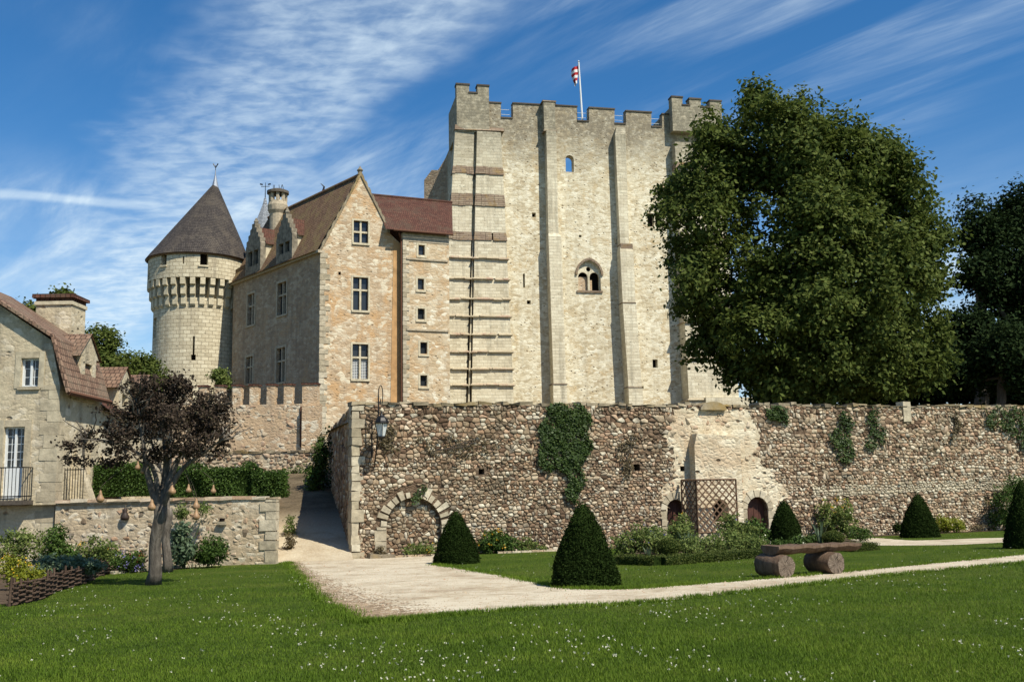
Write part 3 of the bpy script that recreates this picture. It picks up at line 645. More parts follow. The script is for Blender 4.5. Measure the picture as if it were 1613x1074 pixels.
pr_ = MB().panel(W, [(PIER[0], wbase(PIER[0]) - .3), (PIER[1], wbase(PIER[1]) - .3), (PIER[1], pz1), (PIER[0] + .12, pz1 + .12), (PIER[0], pz1 - .3)], [pit], .45, .44, .45).build('pier', 'pale_plaster', gw)
MB().panel(W, pit, [], .04).build('pier_recess', 'dark_void', gw)
# arch stones of the blocked arch, jambs and door surrounds
for k in range(15):
    a0 = math.pi * k / 15 + .02; a1 = math.pi * (k + 1) / 15 - .02; ro = r_out + random.uniform(-.16, .08); m_ = MB(); d = random.uniform(.03, .09); a0 += random.uniform(-.01, .03); a1 += random.uniform(-.03, .01)
    if k == 7: continue
    if k == 6: ro += .10
    c = [(cu + r * math.cos(a), cz + r * math.sin(a)) for r, a in ((r_in, a0), (ro, a0), (ro, a1), (r_in, a1))]
    m_.hexa([W.P(*c[0], -.16), W.P(*c[1], -.16), W.P(*c[2], -.16), W.P(*c[3], -.16)] + [W.P(*q, d) for q in c]); m_.f = [tuple(reversed(f)) for f in m_.f]; m_.build('voussoir', 'white_stone', gw)
z = zd - .05
while z < cz - .05:
    h = min(random.uniform(.2, .36), cz - z); 
    for s in (-1, 1):
        ua, ub = sorted((cu + s * r_in, cu + s * (r_out + random.uniform(-.1, .06)))); MB().box(W, ua, ub, z + .01, z + h - .01, -.16, random.uniform(.05, .09), .012).build('jamb_stone', 'white_stone', gw)
    z += h
for d in DOORS:
    for k in range(7):
        a0 = math.pi * k / 7 + .03; a1 = math.pi * (k + 1) / 7 - .03; ro = d[2] + random.uniform(.2, .3)
        c = [(d[0] + r * math.cos(a), d[1] + r * math.sin(a)) for r, a in ((d[2], a0), (ro, a0), (ro, a1), (d[2], a1))]
        m_ = MB(); m_.hexa([W.P(*q, -.05) for q in c] + [W.P(*q, .055) for q in c]); m_.f = [tuple(reversed(f)) for f in m_.f]; m_.build('door_arch_stone', 'white_stone', gw)
    z = d[3]
    while z < d[1] - .02:
        h = min(random.uniform(.22, .34), d[1] - z)
        for s in (-1, 1):
            ua, ub = sorted((d[0] + s * d[2], d[0] + s * (d[2] + random.uniform(.15, .3)))); MB().box(W, ua, ub, z + .01, z + h - .01, -.05, .05, .01).build('jamb_stone', 'white_stone', gw)
        z += h
# corner quoins at the left end
z = wbase(0) - .05; k = 0
while z < wtop(0) - .1:
    h = min(random.uniform(.22, .42), wtop(0) - .05 - z); l = (.33, .24)[k % 2] + random.uniform(-.06, .06)
    MB().box(W, -.03, l, z + .008, z + h - .008, -.5, random.uniform(.02, .06), .02).build('quoin', 'white_stone', gw); z += h; k += 1
# iron and stone bits, coping
u = -.05; 
while u < ULEN:
    l = random.uniform(.16, .5); 
    if not (W.u(1100, 640) < u + l / 2 < W.u(1140, 640)): MB().box(W, u, u + l - .02, wtop(u) - .02, wtop(u) + random.uniform(.02, .10), -.68, random.uniform(.02, .09), .03).build('coping_stone', 'coping', gw)
    u += l
ua, ub = W.u(1100, 640), W.u(1141, 640); m_ = MB()
ar = [((ua + ub) / 2 + (ub - ua) / 2 * math.cos(math.pi * k / 10), wtop(ua) - .18 + .30 * math.sin(math.pi * k / 10)) for k in range(11)]
m_.panel(W, ar, [], .16, 0, .8); m_.build('arched_cap', 'coping', gw)
sb = pxrect(W, 1421, 633, 1433, 664); MB().box(W, sb[0], sb[1], sb[2], sb[3], -.3, .08, .01).build('post_stone', 'white_stone', gw)
# stones
def wkeep(u, z):
    if math.hypot(u - cu, z - cz) < r_out + .06 and z > cz - .02: return None
    if abs(u - cu) < r_out + .05 and z <= cz: return None
    for d in DOORS:
        if (math.hypot(u - d[0], z - d[1]) < d[2] + .22 and z > d[1]) or (abs(u - d[0]) < d[2] + .2 and z <= d[1]): return None
    for q in PUT:
        if q[0] - .08 < u < q[1] + .08 and q[2] - .06 < z < q[3] + .06: return None
    if PIER[0] - .05 < u < PIER[1] + .05 and z < pz1 + .15: return None
    if u < .2: return None
    if inside(plu, u, z): return 'light_rubble' if random.random() < .22 else None
    if u > 13.5 and abs(z - (W.z(1400, 772) + .012 * (u - 15))) < .20 and u > W.u(1280, 770) and random.random() < .8: return 'white_stone'
    f = math.sin(u * .9) * math.sin(z * 1.7 + u * .4)
    if random.random() < (.14 if u < 12 else .30): return 'light_rubble'
    return 'rubble' if random.random() < .95 else None
st = lay(W, 0, ULEN, wbase, lambda u: wtop(u) + .05, wkeep, (.065, .15), (1.1, 2.3))
st2 = lay(W, cu - r_in, cu + r_in, lambda u: zd, lambda u: cz + r_in, lambda u, z: 'rubble' if (math.hypot(u - cu, z - cz) < r_in - .04 or (z < cz and abs(u - cu) < r_in - .04)) else None, (.08, .15))
st = [x for x in st]
fit_stones(W, st, gw, .22, ULEN, lambda u: wtop(u) - .01, 290)
fit_stones(W, st2, gw, cu - r_in, cu + r_in, lambda u: 99, 0, w0=-.16)
st = lay(WS, 0, SL, lambda u: rampz(u) - .1, lambda u: wtop(0) - .12, lambda u, z: 'rubble' if random.random() < .95 else None)
fit_stones(WS, st, gw, 0, SL, lambda u: wtop(0) - .05, 0)

# --- retaining wall under the house terrace --------------------------------------
RW = Fr((-30, 29.75), (-6.95, 29.3)); RW0 = RW.u(86, 830); RWL = 23.05
rw = thing('retaining_wall', 'low plastered rubble retaining wall below the clipped hedge', 'wall', RW.P(RWL, gz(-7, 29.3)))
rbase = lambda u: gz(*RW.P(u, 0)[:2])
mb = MB().panel(RW, [(RW0, -1.6), (RWL, -1.6), (RWL, 1.26), (RW0, 1.26)], [], 0, 0)
RS = Fr((-6.95, 29.3), (-11.4, 48.5)); mb.panel(RS, [(0, -1.6), (19.4, -1.6), (19.4, 1.22), (0, 1.26)], [], 0, 0); mb.build('plaster_core', 'retain_plaster', rw)
u = RW0
while u < RWL - .05:
    l = min(random.uniform(.35, .7), RWL + .05 - u); MB().box(RW, u, u + l - .015, 1.25, 1.25 + random.uniform(.06, .10), -.45, random.uniform(.03, .07), .015).build('coping_stone', 'light_rubble', rw); u += l
z = -.8; k = 0
while z < 1.2:
    h = min(random.uniform(.22, .36), 1.24 - z); MB().box(RW, RWL - (.45, .28)[k % 2], RWL + .03, z + .01, z + h - .01, -.3, .04, .012).build('quoin', 'white_stone', rw); z += h; k += 1
st = lay(RW, RW0, RWL - .4, rbase, lambda u: 1.2, lambda u, z: ('light_rubble' if random.random() < .75 else 'rubble') if random.random() < .36 else None, (.07, .15))
fit_stones(RW, [s[:5] + (random.uniform(.003, .016),) + s[6:] for s in st], rw, RW0, RWL - .3, lambda u: 1.24, 160, .016)

# --- low rubble wall and crenellated curtain wall ---------------------------------
LW = Fr((-24, 48.6), (-8.9, 47.6)); LWL = 15.13
lw = thing('low_rubble_wall', 'low grey rubble wall at the foot of the crenellated wall', 'wall', LW.P(LWL, 2.0))
lz = LW.z(430, 714)
MB().panel(LW, [(0, 0), (LWL, .8), (LWL, lz), (0, lz)], [], 0, 0).box(LW, 0, LWL, lz - .02, lz + .02, -.6, 0).build('mortar_core', 'retain_plaster', lw)
st = lay(LW, 0, LWL, lambda u: 1.3, lambda u: lz, lambda u, z: ('light_rubble' if random.random() < .6 else 'rubble') if random.random() < .8 else None, (.10, .19))
fit_stones(LW, st, lw, 0, LWL, lambda u: lz + .02, 120)
u = 0
while u < LWL:
    l = random.uniform(.2, .5); MB().box(LW, u, u + l, lz + .01, lz + random.uniform(.08, .2), -.5, random.uniform(.02, .08), .03).build('coping_stone', 'coping', lw); u += l
CW = Fr((-40, 56.5), (-10.3, 55.3)); 
cw = thing('crenellated_wall', 'pinkish crenellated curtain wall below the shaded manor facade', 'wall', CW.P(28, 2.5))
cr = CW.u(504, 650); zt = CW.z(420, 637); zm = CW.z(420, 607); ol = [(0, 1.5), (cr, 1.5), (cr, zm - .1)]
# merlons along the top
MER = [(476, 500), (447, 460), (420, 433), (393, 406), (366, 379), (339, 352), (312, 325), (285, 298), (258, 271)]
pts = []
for a, b in MER: pts += [(CW.u(b, 620), zm), (CW.u(a, 620), zm), (CW.u(a, 620), zt), ]
o2 = [(0, 1.5), (cr, 1.5), (cr, zt)]
for a, b in MER: o2 += [(CW.u(b, 620), zt), (CW.u(b, 620), zm), (CW.u(a, 620), zm), (CW.u(a, 620), zt)]
o2 += [(0, zt)]
MB().panel(CW, o2, [], 0, 0, .55).build('wall_core', 'pink_wall', cw)
for a, b in MER: MB().box(CW, CW.u(a, 620) - .05, CW.u(b, 620) + .05, zm, zm + .10, -.6, .05, .01).build('merlon_cap', 'red_tiles', cw)
MB().box(CW, CW.u(478, 650), cr, 1.5, CW.z(490, 640), 0, .35).build('pier', 'pink_wall', cw)
MB().box(CW, CW.u(473, 670), CW.u(477, 670), CW.z(475, 704), CW.z(475, 640), 0, .08).build('downpipe', 'rust', cw)
st = lay(CW, 10, cr - 1.2, lambda u: 2.2, lambda u: zt, lambda u, z: 'light_rubble' if random.random() < .14 + .25 * max(0, (z - zt + 1.2)) else None, (.10, .2))
fit_stones(CW, [s[:5] + (random.uniform(.006, .025),) + s[6:] for s in st], cw, 10, cr - 1.1, lambda u: zt, 100)

# ------------------------------------------------------------------ windows
def window(fr, parent, q, w=0., depth=.3, mullions=1, transoms=(.62,), trim='stone_trim', surround=.14, lattice=0, sill=True, glazing='pane_glass', bar=.07, name='window'):
    u0, u1, z0, z1 = q; m = MB(); wi = w - depth
    if surround:
        s = surround
        m.box(fr, u0 - s, u0, z0 - s * .4, z1 + s, w - .02, w + .035, .008); m.box(fr, u1, u1 + s, z0 - s * .4, z1 + s, w - .02, w + .036, .008); m.box(fr, u0, u1, z1, z1 + s, w - .02, w + .034, .004)
    if sill: m.box(fr, u0 - .12, u1 + .12, z0 - .16, z0, w - .05, w + .10)
    for k in range(mullions): uc = u0 + (u1 - u0) * (k + 1) / (mullions + 1); m.box(fr, uc - bar, uc + bar, z0, z1, wi + .02, wi + .22)
    for t in transoms: zc = z0 + (z1 - z0) * t; m.box(fr, u0, u1, zc - bar, zc + bar, wi + .02, wi + .215)
    f = m.build(name, trim, parent)
    uu = [u0 + (u1 - u0) * k / (mullions + 1) for k in range(mullions + 2)]; zz = [z0] + [z0 + (z1 - z0) * t for t in transoms] + [z1]
    for a, b in zip(uu, uu[1:]):
        for i, (c, d) in enumerate(zip(zz, zz[1:])):
            MB().panel(fr, rect(a, b, c, d), [], wi).build('pane', glazing, f)
            if lattice:
                l = MB(); n = lattice; nz = max(1, round(n * (d - c) / (b - a)))
                if lattice > 2 and i > 0: continue
                for k in range(1, n): x = a + (b - a) * k / n; l.box(fr, x - .016, x + .016, c, d, wi + .004, wi + .03)
                for k in range(1, nz): y = c + (d - c) * k / nz; l.box(fr, a, b, y - .016, y + .016, wi + .005, wi + .029)
                l.build('glazing_bars', 'white_paint', f)
    return f

# ------------------------------------------------------------------ the keep
K = Fr((-5.2, 93.0), (21.8, 98.6)); KL = 27.6
kp = thing('castle_keep', 'huge square cream stone keep with stepped buttresses and battlements', 'castle keep', K.P(13, 5))
KB = 4.2
def ku(px, py=170): return K.u(px, py)
zA = K.z(830, 165); 
crest = [(770, 789, 163), (789, 808, 187), (808, 856, 165), (856, 875, 165), (875, 909, 168), (909, 928, 192), (928, 968, 172), (968, 986, 196), (986, 1026, 177), (1026, 1043, 201), (1043, 1058, 181)]
uL0, uR0 = ku(719, 200), ku(1136, 200)
top = []
for a, b, y in crest: zc = K.z((a + b) / 2, y); top += [(ku(a, y), zc), (ku(b, y), zc)]
ol = [(uL0 + .3, KB), (uR0 - .3, KB), (uR0 - .3, K.z(1100, 200))] + list(reversed(top)) + [(uL0 + .3, K.z(760, 200))]
sky_arch = arch_loop(ku(897.5, 258), K.z(897, 251), (ku(904, 258) - ku(891, 258)) / 2, K.z(897, 271), 8)
gu0, gu1, gz0, gz1 = pxrect(K, 910, 413, 946, 458)
goth = arch_loop((gu0 + gu1) / 2, gz1 - (gu1 - gu0) / 2 * 1.12, (gu1 - gu0) / 2, gz0, 8, .25)
twin = [rect(*pxrect(K, 1020, 336, 1030, 357)), rect(*pxrect(K, 1032, 336, 1042, 357))]
slots = [rect(*pxrect(K, *q)) for q in ((1028, 566, 1036, 579), (824, 431, 827, 453), (838, 335, 844, 342), (830, 473, 836, 479), (912, 370, 916, 374), (1008, 608, 1014, 612))]
kw = MB().panel(K, ol, [sky_arch, goth] + twin + slots, 0, .9); 
e = kw.build('front_wall', 'keep_stone', kp)
# wall thickness on top and the other three walls (roofless shell)
b = MB(); TH_ = 2.2; ztop_ = K.z(900, 192)
for (a, y0), (c, y1) in zip(top, top[1:]):
    if abs(a - c) > .05: b.poly([K.P(a, y0), K.P(c, y1), K.P(c, y1, -.7), K.P(a, y0, -.7)])
    else: b.poly([K.P(a, y0), K.P(a, y1), K.P(a, y1, -.7), K.P(a, y0, -.7)])
b.panel(K, list(reversed(ol)) and ol, [sky_arch], -.9, 0, 0); b.build('inner_face', 'keep_stone', kp)
b = MB(); b.box(K, uL0 + .3, uL0 + 2.5, KB, ztop_ - 1, -17, -.91); b.box(K, uR0 - 2.5, uR0 - .3, KB, ztop_ - 1, -17, -.91); b.box(K, uL0 + .3, uR0 - .3, KB, 24, -19, -17); b.build('rear_walls', 'keep_stone', kp)
for q in slots: MB().panel(K, q, [], -.6).build('wall_slot', 'dark_void', kp)
for q in twin: MB().panel(K, q, [], -.5).build('dark_light', 'dark_void', kp)
tu = (twin[0][0][0] + twin[1][1][0]) / 2; tz = twin[0][2][1]; tr = (twin[1][1][0] - twin[0][0][0]) / 2
for k in range(9):
    a0, a1 = math.pi * k / 9, math.pi * (k + 1) / 9; c = [(tu + r * math.cos(a), tz + .1 + r * math.sin(a)) for r, a in ((tr * .95, a0), (tr * 1.25, a0), (tr * 1.25, a1), (tr * .95, a1))]
    m_ = MB(); m_.hexa([K.P(*p, -.05) for p in c] + [K.P(*p, .14) for p in c]); m_.f = [tuple(reversed(f)) for f in m_.f]; m_.build('arch_stone', 'keep_ashlar', kp)
# gothic window: tracery, brick-red infill, sill, hood
gc, gr = (gu0 + gu1) / 2, (gu1 - gu0) / 2
MB().panel(K, goth, [], -.88).build('window_void', 'dark_void', kp)
tr_ = MB(); gs = gz1 - gr * 1.12
tr_.box(K, gc - .07, gc + .07, gz0, gs + .1, -.45, -.2)
l1 = arch_loop(gc - gr / 2, gs - .15, gr / 2 - .1, gz0, 6); l2 = arch_loop(gc + gr / 2, gs - .15, gr / 2 - .1, gz0, 6)
oc = [(gc + .24 * math.cos(a * .785), gs + gr * .55 + .24 * math.sin(a * .785)) for a in range(8)]
tr_.panel(K, [(u, z) for u, z in goth], [l1, l2, oc], -.22, .18); tr_.build('tracery', 'keep_ashlar', kp)
MB().panel(K, rect(gc - gr, gc - .05, gz0, gs - .1), [], -.5).build('infill', 'pink_wall', kp)
MB().panel(K, rect(gc + .05, gc + gr * .35, gz0, gs - .4), [], -.52).build('infill', 'pink_wall', kp)
MB().box(K, gu0 - .15, gu1 + .15, gz0 - .2, gz0, -.2, .12).build('window_sill', 'weather_stone', kp)
hd = arch_loop(gc, gs, gr + .25, gs - .3, 8, .25)[2:]; hi = arch_loop(gc, gs, gr + .05, gs - .3, 8, .25)[2:]
for a, b_, c, d in zip(hd, hd[1:], hi[1:], hi): m_ = MB(); m_.hexa([K.P(*p, -.02) for p in (a, d, c, b_)] + [K.P(*p, .16) for p in (a, d, c, b_)]); m_.build('hood_stone', 'weather_stone', kp)
# buttresses: lofted profile; each ledge is a drip mould over a stepped-out block
def buttress(name, lv, back=-.3, mat='keep_ashlar', ledge=.16):
    """lv: list of (py, pxL, pxR, w): outline at each step, from the top; edges read at depth w"""
    body = MB(); rings = []; n = len(lv); L_ = []
    for i, (py, xl, xr, w) in enumerate(lv): L_.append((K.u(xl, py, w), K.u(xr, py, w), K.z((xl + xr) / 2, py, w), w))
    for i, (a, b_, z, w) in enumerate(L_):
        rings.append([K.P(a, z, w), K.P(b_, z, w), K.P(b_, z, back), K.P(a, z, back)])
    rings.reverse(); body.loft(rings); o = body.build(name, mat, kp); return o, L_
def stepped(name, ledges, topy, xl, xr, w0, dw, slopes, boty=660):
    """a buttress of blocks, each a little further out; ledges at pixel heights; slopes: heights of the weathered bands"""
    o = thing_part = None; f = lambda tab, y: np.interp(y, [t[0] for t in tab], [t[1] for t in tab])
    body = MB(); yprev = topy; w = w0; ys_ = ledges + [boty]; ids = []
    cap = MB()
    for i, y in enumerate(ys_):
        pts = []
        rg = lambda yy, ww, e=0.: [K.P(K.u(f(xl, yy), yy, ww) - e, K.z(740, yy, ww), ww + e), K.P(K.u(f(xr, yy), yy, ww) + e, K.z(740, yy, ww), ww + e), K.P(K.u(f(xr, yy), yy, ww) + e, K.z(740, yy, ww), -.5), K.P(K.u(f(xl, yy), yy, ww) - e, K.z(740, yy, ww), -.5)]
        ids.append((yprev, y, w)); body.loft([rg(y + 1, w), rg(yprev, w)])
        if i < len(ys_) - 1:
            sl_ = slopes.get(y, 2.2); R4 = [rg(y + sl_ + 1.4, w + dw - .02, .0), rg(y + sl_ + 1.1, w + dw, .08 if y in slopes else .2), rg(y + sl_, w + dw, .08 if y in slopes else .2), rg(y - .2, w, .02)]; nb = 4; cuts = [0] + sorted(random.uniform(.12, .88) for _ in range(nb - 1)) + [1]
            for c0, c1 in zip(cuts, cuts[1:]):
                if c1 - c0 < .05: continue
                jz, jw = random.uniform(-.05, .05), random.uniform(-.03, .03); c = MB()
                c.loft([[r[0].lerp(r[1], c0 + .004) + Vector((0, 0, jz)) + K.n * jw, r[0].lerp(r[1], c1 - .004) + Vector((0, 0, jz + random.uniform(-.02, .02))) + K.n * jw, r[3].lerp(r[2], c1 - .004), r[3].lerp(r[2], c0 + .004)] for r in R4])
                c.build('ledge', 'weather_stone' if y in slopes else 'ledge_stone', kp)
            yprev = y + sl_ + .5; w += dw
    return body.build(name, 'keep_ashlar', kp)
LED = [262, 305, 365, 404, 437, 469, 496, 525, 552, 579, 604]; SLP = {262: 11, 305: 18, 365: 12}
stepped('corner_buttress', LED, 206, [(205, 717), (365, 708), (469, 703), (640, 699)], [(205, 747), (365, 742.5), (640, 733.5)], .35, .075, SLP)
stepped('corner_buttress', LED, 206, [(205, 751.5), (365, 748), (640, 743)], [(205, 789), (365, 797), (640, 810)], .65, .085, SLP)
fin = MB(); fr_ = []
for yy, xa, xb, ww in ((372, 744.6, 746., .55), (500, 741.2, 743., 1.0), (660, 736.6, 739.4, 1.4)): fr_.append([K.P(K.u(xa, yy, ww), K.z(740, yy, ww), ww), K.P(K.u(xb, yy, ww), K.z(740, yy, ww), ww), K.P(K.u(xb, yy, ww), K.z(740, yy, ww), -.3), K.P(K.u(xa, yy, ww), K.z(740, yy, ww), -.3)])
fr_.reverse(); fin.loft(fr_); fin.build('buttress_fin', 'keep_ashlar', kp)
RLED = [240, 300, 360, 430, 500, 560, 628]
stepped('corner_buttress', RLED, 206, [(205, 1062), (640, 1086)], [(205, 1135), (640, 1165)], 1.0, .13, {240: 8, 300: 10})
MB().box(K, K.u(1098, 640), K.u(1172, 640), KB, K.z(1130, 626, 1.9), -.5, 2.3).build('plinth', 'keep_ashlar', kp)
# sloped ochre shoulder above the corner buttresses, turrets with their merlons
for side, (x0, x1) in enumerate(((719, 772), (1058, 1136))):
    wv = .42 if side == 0 else .9
    tl = [(719, 739, 134), (739, 752, 147.5), (752, 770, 136)] if side == 0 else [(1058, 1075, 154), (1075, 1086, 167), (1086, 1104, 157), (1104, 1118, 170), (1118, 1136, 160)]
    t2 = []
    for a, b_, y in tl: zc = K.z((a + b_) / 2, y, wv); t2 += [(K.u(a, y, wv), zc), (K.u(b_, y, wv), zc)]
    zb_ = K.z((x0 + x1) / 2, 208, wv)
    m_ = MB().panel(K, [(t2[0][0], zb_), (t2[-1][0], zb_)] + list(reversed(t2)), [], wv, 0, .9); m_.box(K, t2[0][0] + .05, t2[0][0] + .9, zb_, t2[2][1], -5.5, wv - .9); m_.box(K, t2[-1][0] - .9, t2[-1][0] - .05, zb_, t2[2][1], -5.5, wv - .9); m_.build('corner_turret', 'keep_ashlar', kp)
    for a, b_, y in tl:
        zc = K.z((a + b_) / 2, y, wv); MB().box(K, K.u(a, y, wv) - .06, K.u(b_, y, wv) + .06, zc + .003, zc + .16, wv - .92, wv + .07, .01).build('coping_slab', 'dark_coping', kp)
m_ = MB(); uu0, uu1 = K.u(717, 206, .4), K.u(858, 206, 0)
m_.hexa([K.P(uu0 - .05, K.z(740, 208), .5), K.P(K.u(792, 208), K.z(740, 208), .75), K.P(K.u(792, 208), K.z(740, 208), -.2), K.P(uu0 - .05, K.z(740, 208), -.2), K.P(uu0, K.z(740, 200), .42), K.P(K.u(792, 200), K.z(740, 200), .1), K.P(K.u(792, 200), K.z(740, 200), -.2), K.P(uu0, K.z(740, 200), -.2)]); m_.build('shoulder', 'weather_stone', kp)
for a, b_, y in crest:
    zc = K.z((a + b_) / 2, y); MB().box(K, ku(a, y) - (.05 if y < 185 else -.02), ku(b_, y) + (.05 if y < 185 else -.02), zc + .004, zc + .14, -.75, .08, .01).build('coping_slab', 'dark_coping', kp)
    if y > 185 or a == 0:
        rl = MB()
        for f in (.35, .75): zz = zc + f * 1.25 + .1; rl.tube([K.P(ku(a, y), zz, -.4), K.P(ku(b_, y), zz, -.4)], .025, 5)
        rl.build('guard_rail', 'white_paint', kp)
def pilaster(name, lv, caps, n=4):
    body = MB(); rings = []
    for (py, xl, xr, w) in lv: rings.append([K.P(K.u(xl, py, w), K.z((xl + xr) / 2, py, w), w), K.P(K.u(xr, py, w), K.z((xl + xr) / 2, py, w), w), K.P(K.u(xr, py, w), K.z((xl + xr) / 2, py, w), -.3), K.P(K.u(xl, py, w), K.z((xl + xr) / 2, py, w), -.3)])
    rings.reverse(); body.loft(rings); body.build(name, 'keep_ashlar', kp)
    for py, xl, xr, w, h in caps: MB().box(K, K.u(xl, py, w) - .05, K.u(xr, py, w) + .05, K.z(xl, py + h, w), K.z(xl, py, w), -.2, w + .07).build('ledge', 'weather_stone', kp)
pilaster('buttress', [(159, 856, 874, .75), (205, 857.5, 875, .75), (206, 860.5, 876, .95), (368, 864, 880, 1.0), (372, 864, 884, 1.2), (400, 865, 885, 1.2), (604, 872, 892, 1.3), (606, 871, 893, 1.4), (660, 873, 895, 1.45)], [(158, 855, 875, .75, 2), (205, 857, 876, .85, 2), (604, 871, 893, 1.38, 1.4)])
pilaster('buttress', [(201, 971, 985, .35), (212, 969, 985.5, .8), (384, 977, 991, .9), (396, 977, 998, 1.2), (476, 981, 1001, 1.25), (478, 981, 1002, 1.32), (609, 990, 1011, 1.4), (611, 990, 1012, 1.48), (660, 992, 1015, 1.5)], [(476, 981, 1001, 1.3, 1.3), (609, 990, 1011, 1.45, 1.4)])
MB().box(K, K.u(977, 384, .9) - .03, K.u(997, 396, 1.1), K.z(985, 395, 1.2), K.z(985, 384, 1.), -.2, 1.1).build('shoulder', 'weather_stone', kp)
# stair turret and sloping abutment on the left flank of the keep
KS = Fr((-12.2, 104.), (-5.4, 101.)); m_ = MB()
pf = [KS.uz(667, 330), KS.uz(716, 330), KS.uz(716, 212), KS.uz(707, 240), KS.uz(694, 262), KS.uz(690, 268), KS.uz(680, 268), KS.uz(668, 284)]
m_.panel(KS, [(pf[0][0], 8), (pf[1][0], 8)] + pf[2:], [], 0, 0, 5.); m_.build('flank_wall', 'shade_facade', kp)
# flag
fp = thing('flagpole', 'white flagpole rising behind the keep battlements', 'flagpole', K.P(ku(916, 192), K.z(916, 192) - .5, -1.2))
pb, pt_ = K.P(K.u(917.5, 190, -1.2), K.z(917, 190, -1.2) - .5, -1.2), K.P(K.u(911.5, 98, -1.2), K.z(911, 98, -1.2), -1.2)
MB().tube([pb, pt_], [.11, .07], 8).build('pole', 'white_paint', fp); MB().lathe(pt_, [(.02, -.02), (.12, .06), (.02, .16)], 8).build('finial', 'white_paint', fp)
fl = thing('flag', 'limp red and white striped flag on the keep', 'flag', pt_ - Vector((.1, 0, 1.2)))
N_, R_ = 12, 6
def flagp(i, j):
    a, b_ = i / N_, j / R_; x = -.12 - .62 * b_ * (1 - .25 * a) + .10 * math.sin(a * 5 + b_ * 3); z_ = -.35 - 1.95 * a - .35 * b_
    return pt_ + Vector((x, -.05 + .16 * math.sin(b_ * 7 + a * 3), z_))
for s in range(6):
    m_ = MB(); 
    for i in range(s * 2, s * 2 + 2):
        for j in range(R_): m_.poly([flagp(i, j), flagp(i, j + 1), flagp(i + 1, j + 1), flagp(i + 1, j)])
    m_.build('stripe', 'flag_red' if s % 2 == 0 else 'flag_white', fl)

# ------------------------------------------------------------------ manor with the tall gable
G = Fr((-14.63, 75.0), (-8.79, 77.4)); FLL = (Vector((-24.7, 87)) - Vector((-14.63, 75))).length
FL = Fr((-24.7, 87.0), (-14.63, 75.0)); fd = -FL.t      # fd runs from the gable back along the facade
mn = thing('manor_house', 'tall manor with orange stone gable, brown tiled roof and stone dormers', 'manor', G.P(3, 3))
MBZ = 3.0; zE = G.z(498, 397); pk = G.uz(568, 275); gR = G.u(631, 420); zR = G.z(612, 366)
gw1, gw2, gw3 = pxrect(G, 557, 348, 580, 383), pxrect(G, 556, 437, 580, 489), pxrect(G, 555, 542, 580, 597)
hole_s = pxrect(G, 533, 428, 537, 433)
go = [(0, MBZ), (gR, MBZ), (gR, G.z(631, 384)), G.uz(612, 366), pk, (0, zE)]
MB().panel(G, go, [rect(*gw1), rect(*gw2), rect(*gw3), rect(*hole_s)], 0, .32, .6).build('gable_wall', 'gable_stone', mn)
MB().panel(G, rect(*hole_s), [], -.25).build('putlog_hole', 'dark_void', mn)
window(G, mn, gw1, transoms=(.5,)); window(G, mn, gw2); window(G, mn, gw3, lattice=5)
orr = MB().panel(G, [(G.u(613, 400), MBZ), (gR, MBZ), (gR, G.z(631, 386)), (G.u(620, 380), G.z(620, 378))], [], .03, 0, .03).build('render_strip', 'orange_render', mn)
z = MBZ; k = 0
while z < zE - .1:
    h = min(random.uniform(.34, .5), zE - z); l = (.72, .45)[k % 2] + random.uniform(-.16, .12)
    MB().box(G, -.04, l, z + .02, z + h - .02, -.5, .04, .02).build('quoin', 'white_stone', mn); z += h; k += 1
for (a, b_) in (((0 - .1, zE), pk), (pk, (G.u(612, 366) + .1, zR))):     # stepped coping with kneelers up both rakes
    n = 17; 
    for k in range(n):
        p0 = [a[i] + (b_[i] - a[i]) * k / n for i in (0, 1)]; p1 = [a[i] + (b_[i] - a[i]) * (k + 1) / n for i in (0, 1)]; m_ = MB(); e_ = .20 + (.12 if k % 2 else 0)
        m_.hexa([G.P(p0[0], p0[1] - .12, .1), G.P(p1[0], p1[1] - .12, .1), G.P(p1[0], p1[1] - .12, -.5), G.P(p0[0], p0[1] - .12, -.5), G.P(p0[0], p0[1] + e_, .1), G.P(p1[0], p1[1] + e_, .1), G.P(p1[0], p1[1] + e_, -.5), G.P(p0[0], p0[1] + e_, -.5)])
        m_.build('gable_coping', 'coping', mn)
MB().lathe(G.P(pk[0], pk[1], -.2), [(.22, 0), (.16, .25), (.26, .4), (.1, .6), (.02, .75)], 8).build('gable_finial', 'coping', mn)
# facade in shade
fz = lambda px, py: FL.z(px, py)
zF = zE - .05
fw = [pxrect(FL, 390, 463, 401, 512), pxrect(FL, 437, 445, 451, 496), pxrect(FL, 387, 562, 398, 604), pxrect(FL, 435, 548, 449, 602)]
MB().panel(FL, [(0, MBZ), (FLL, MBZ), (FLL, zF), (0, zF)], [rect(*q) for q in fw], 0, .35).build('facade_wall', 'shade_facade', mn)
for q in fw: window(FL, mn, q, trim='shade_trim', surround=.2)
MB().box(FL, -.2, FLL + .1, zF, zF + .22, -.3, .28).build('cornice', 'shade_trim', mn)
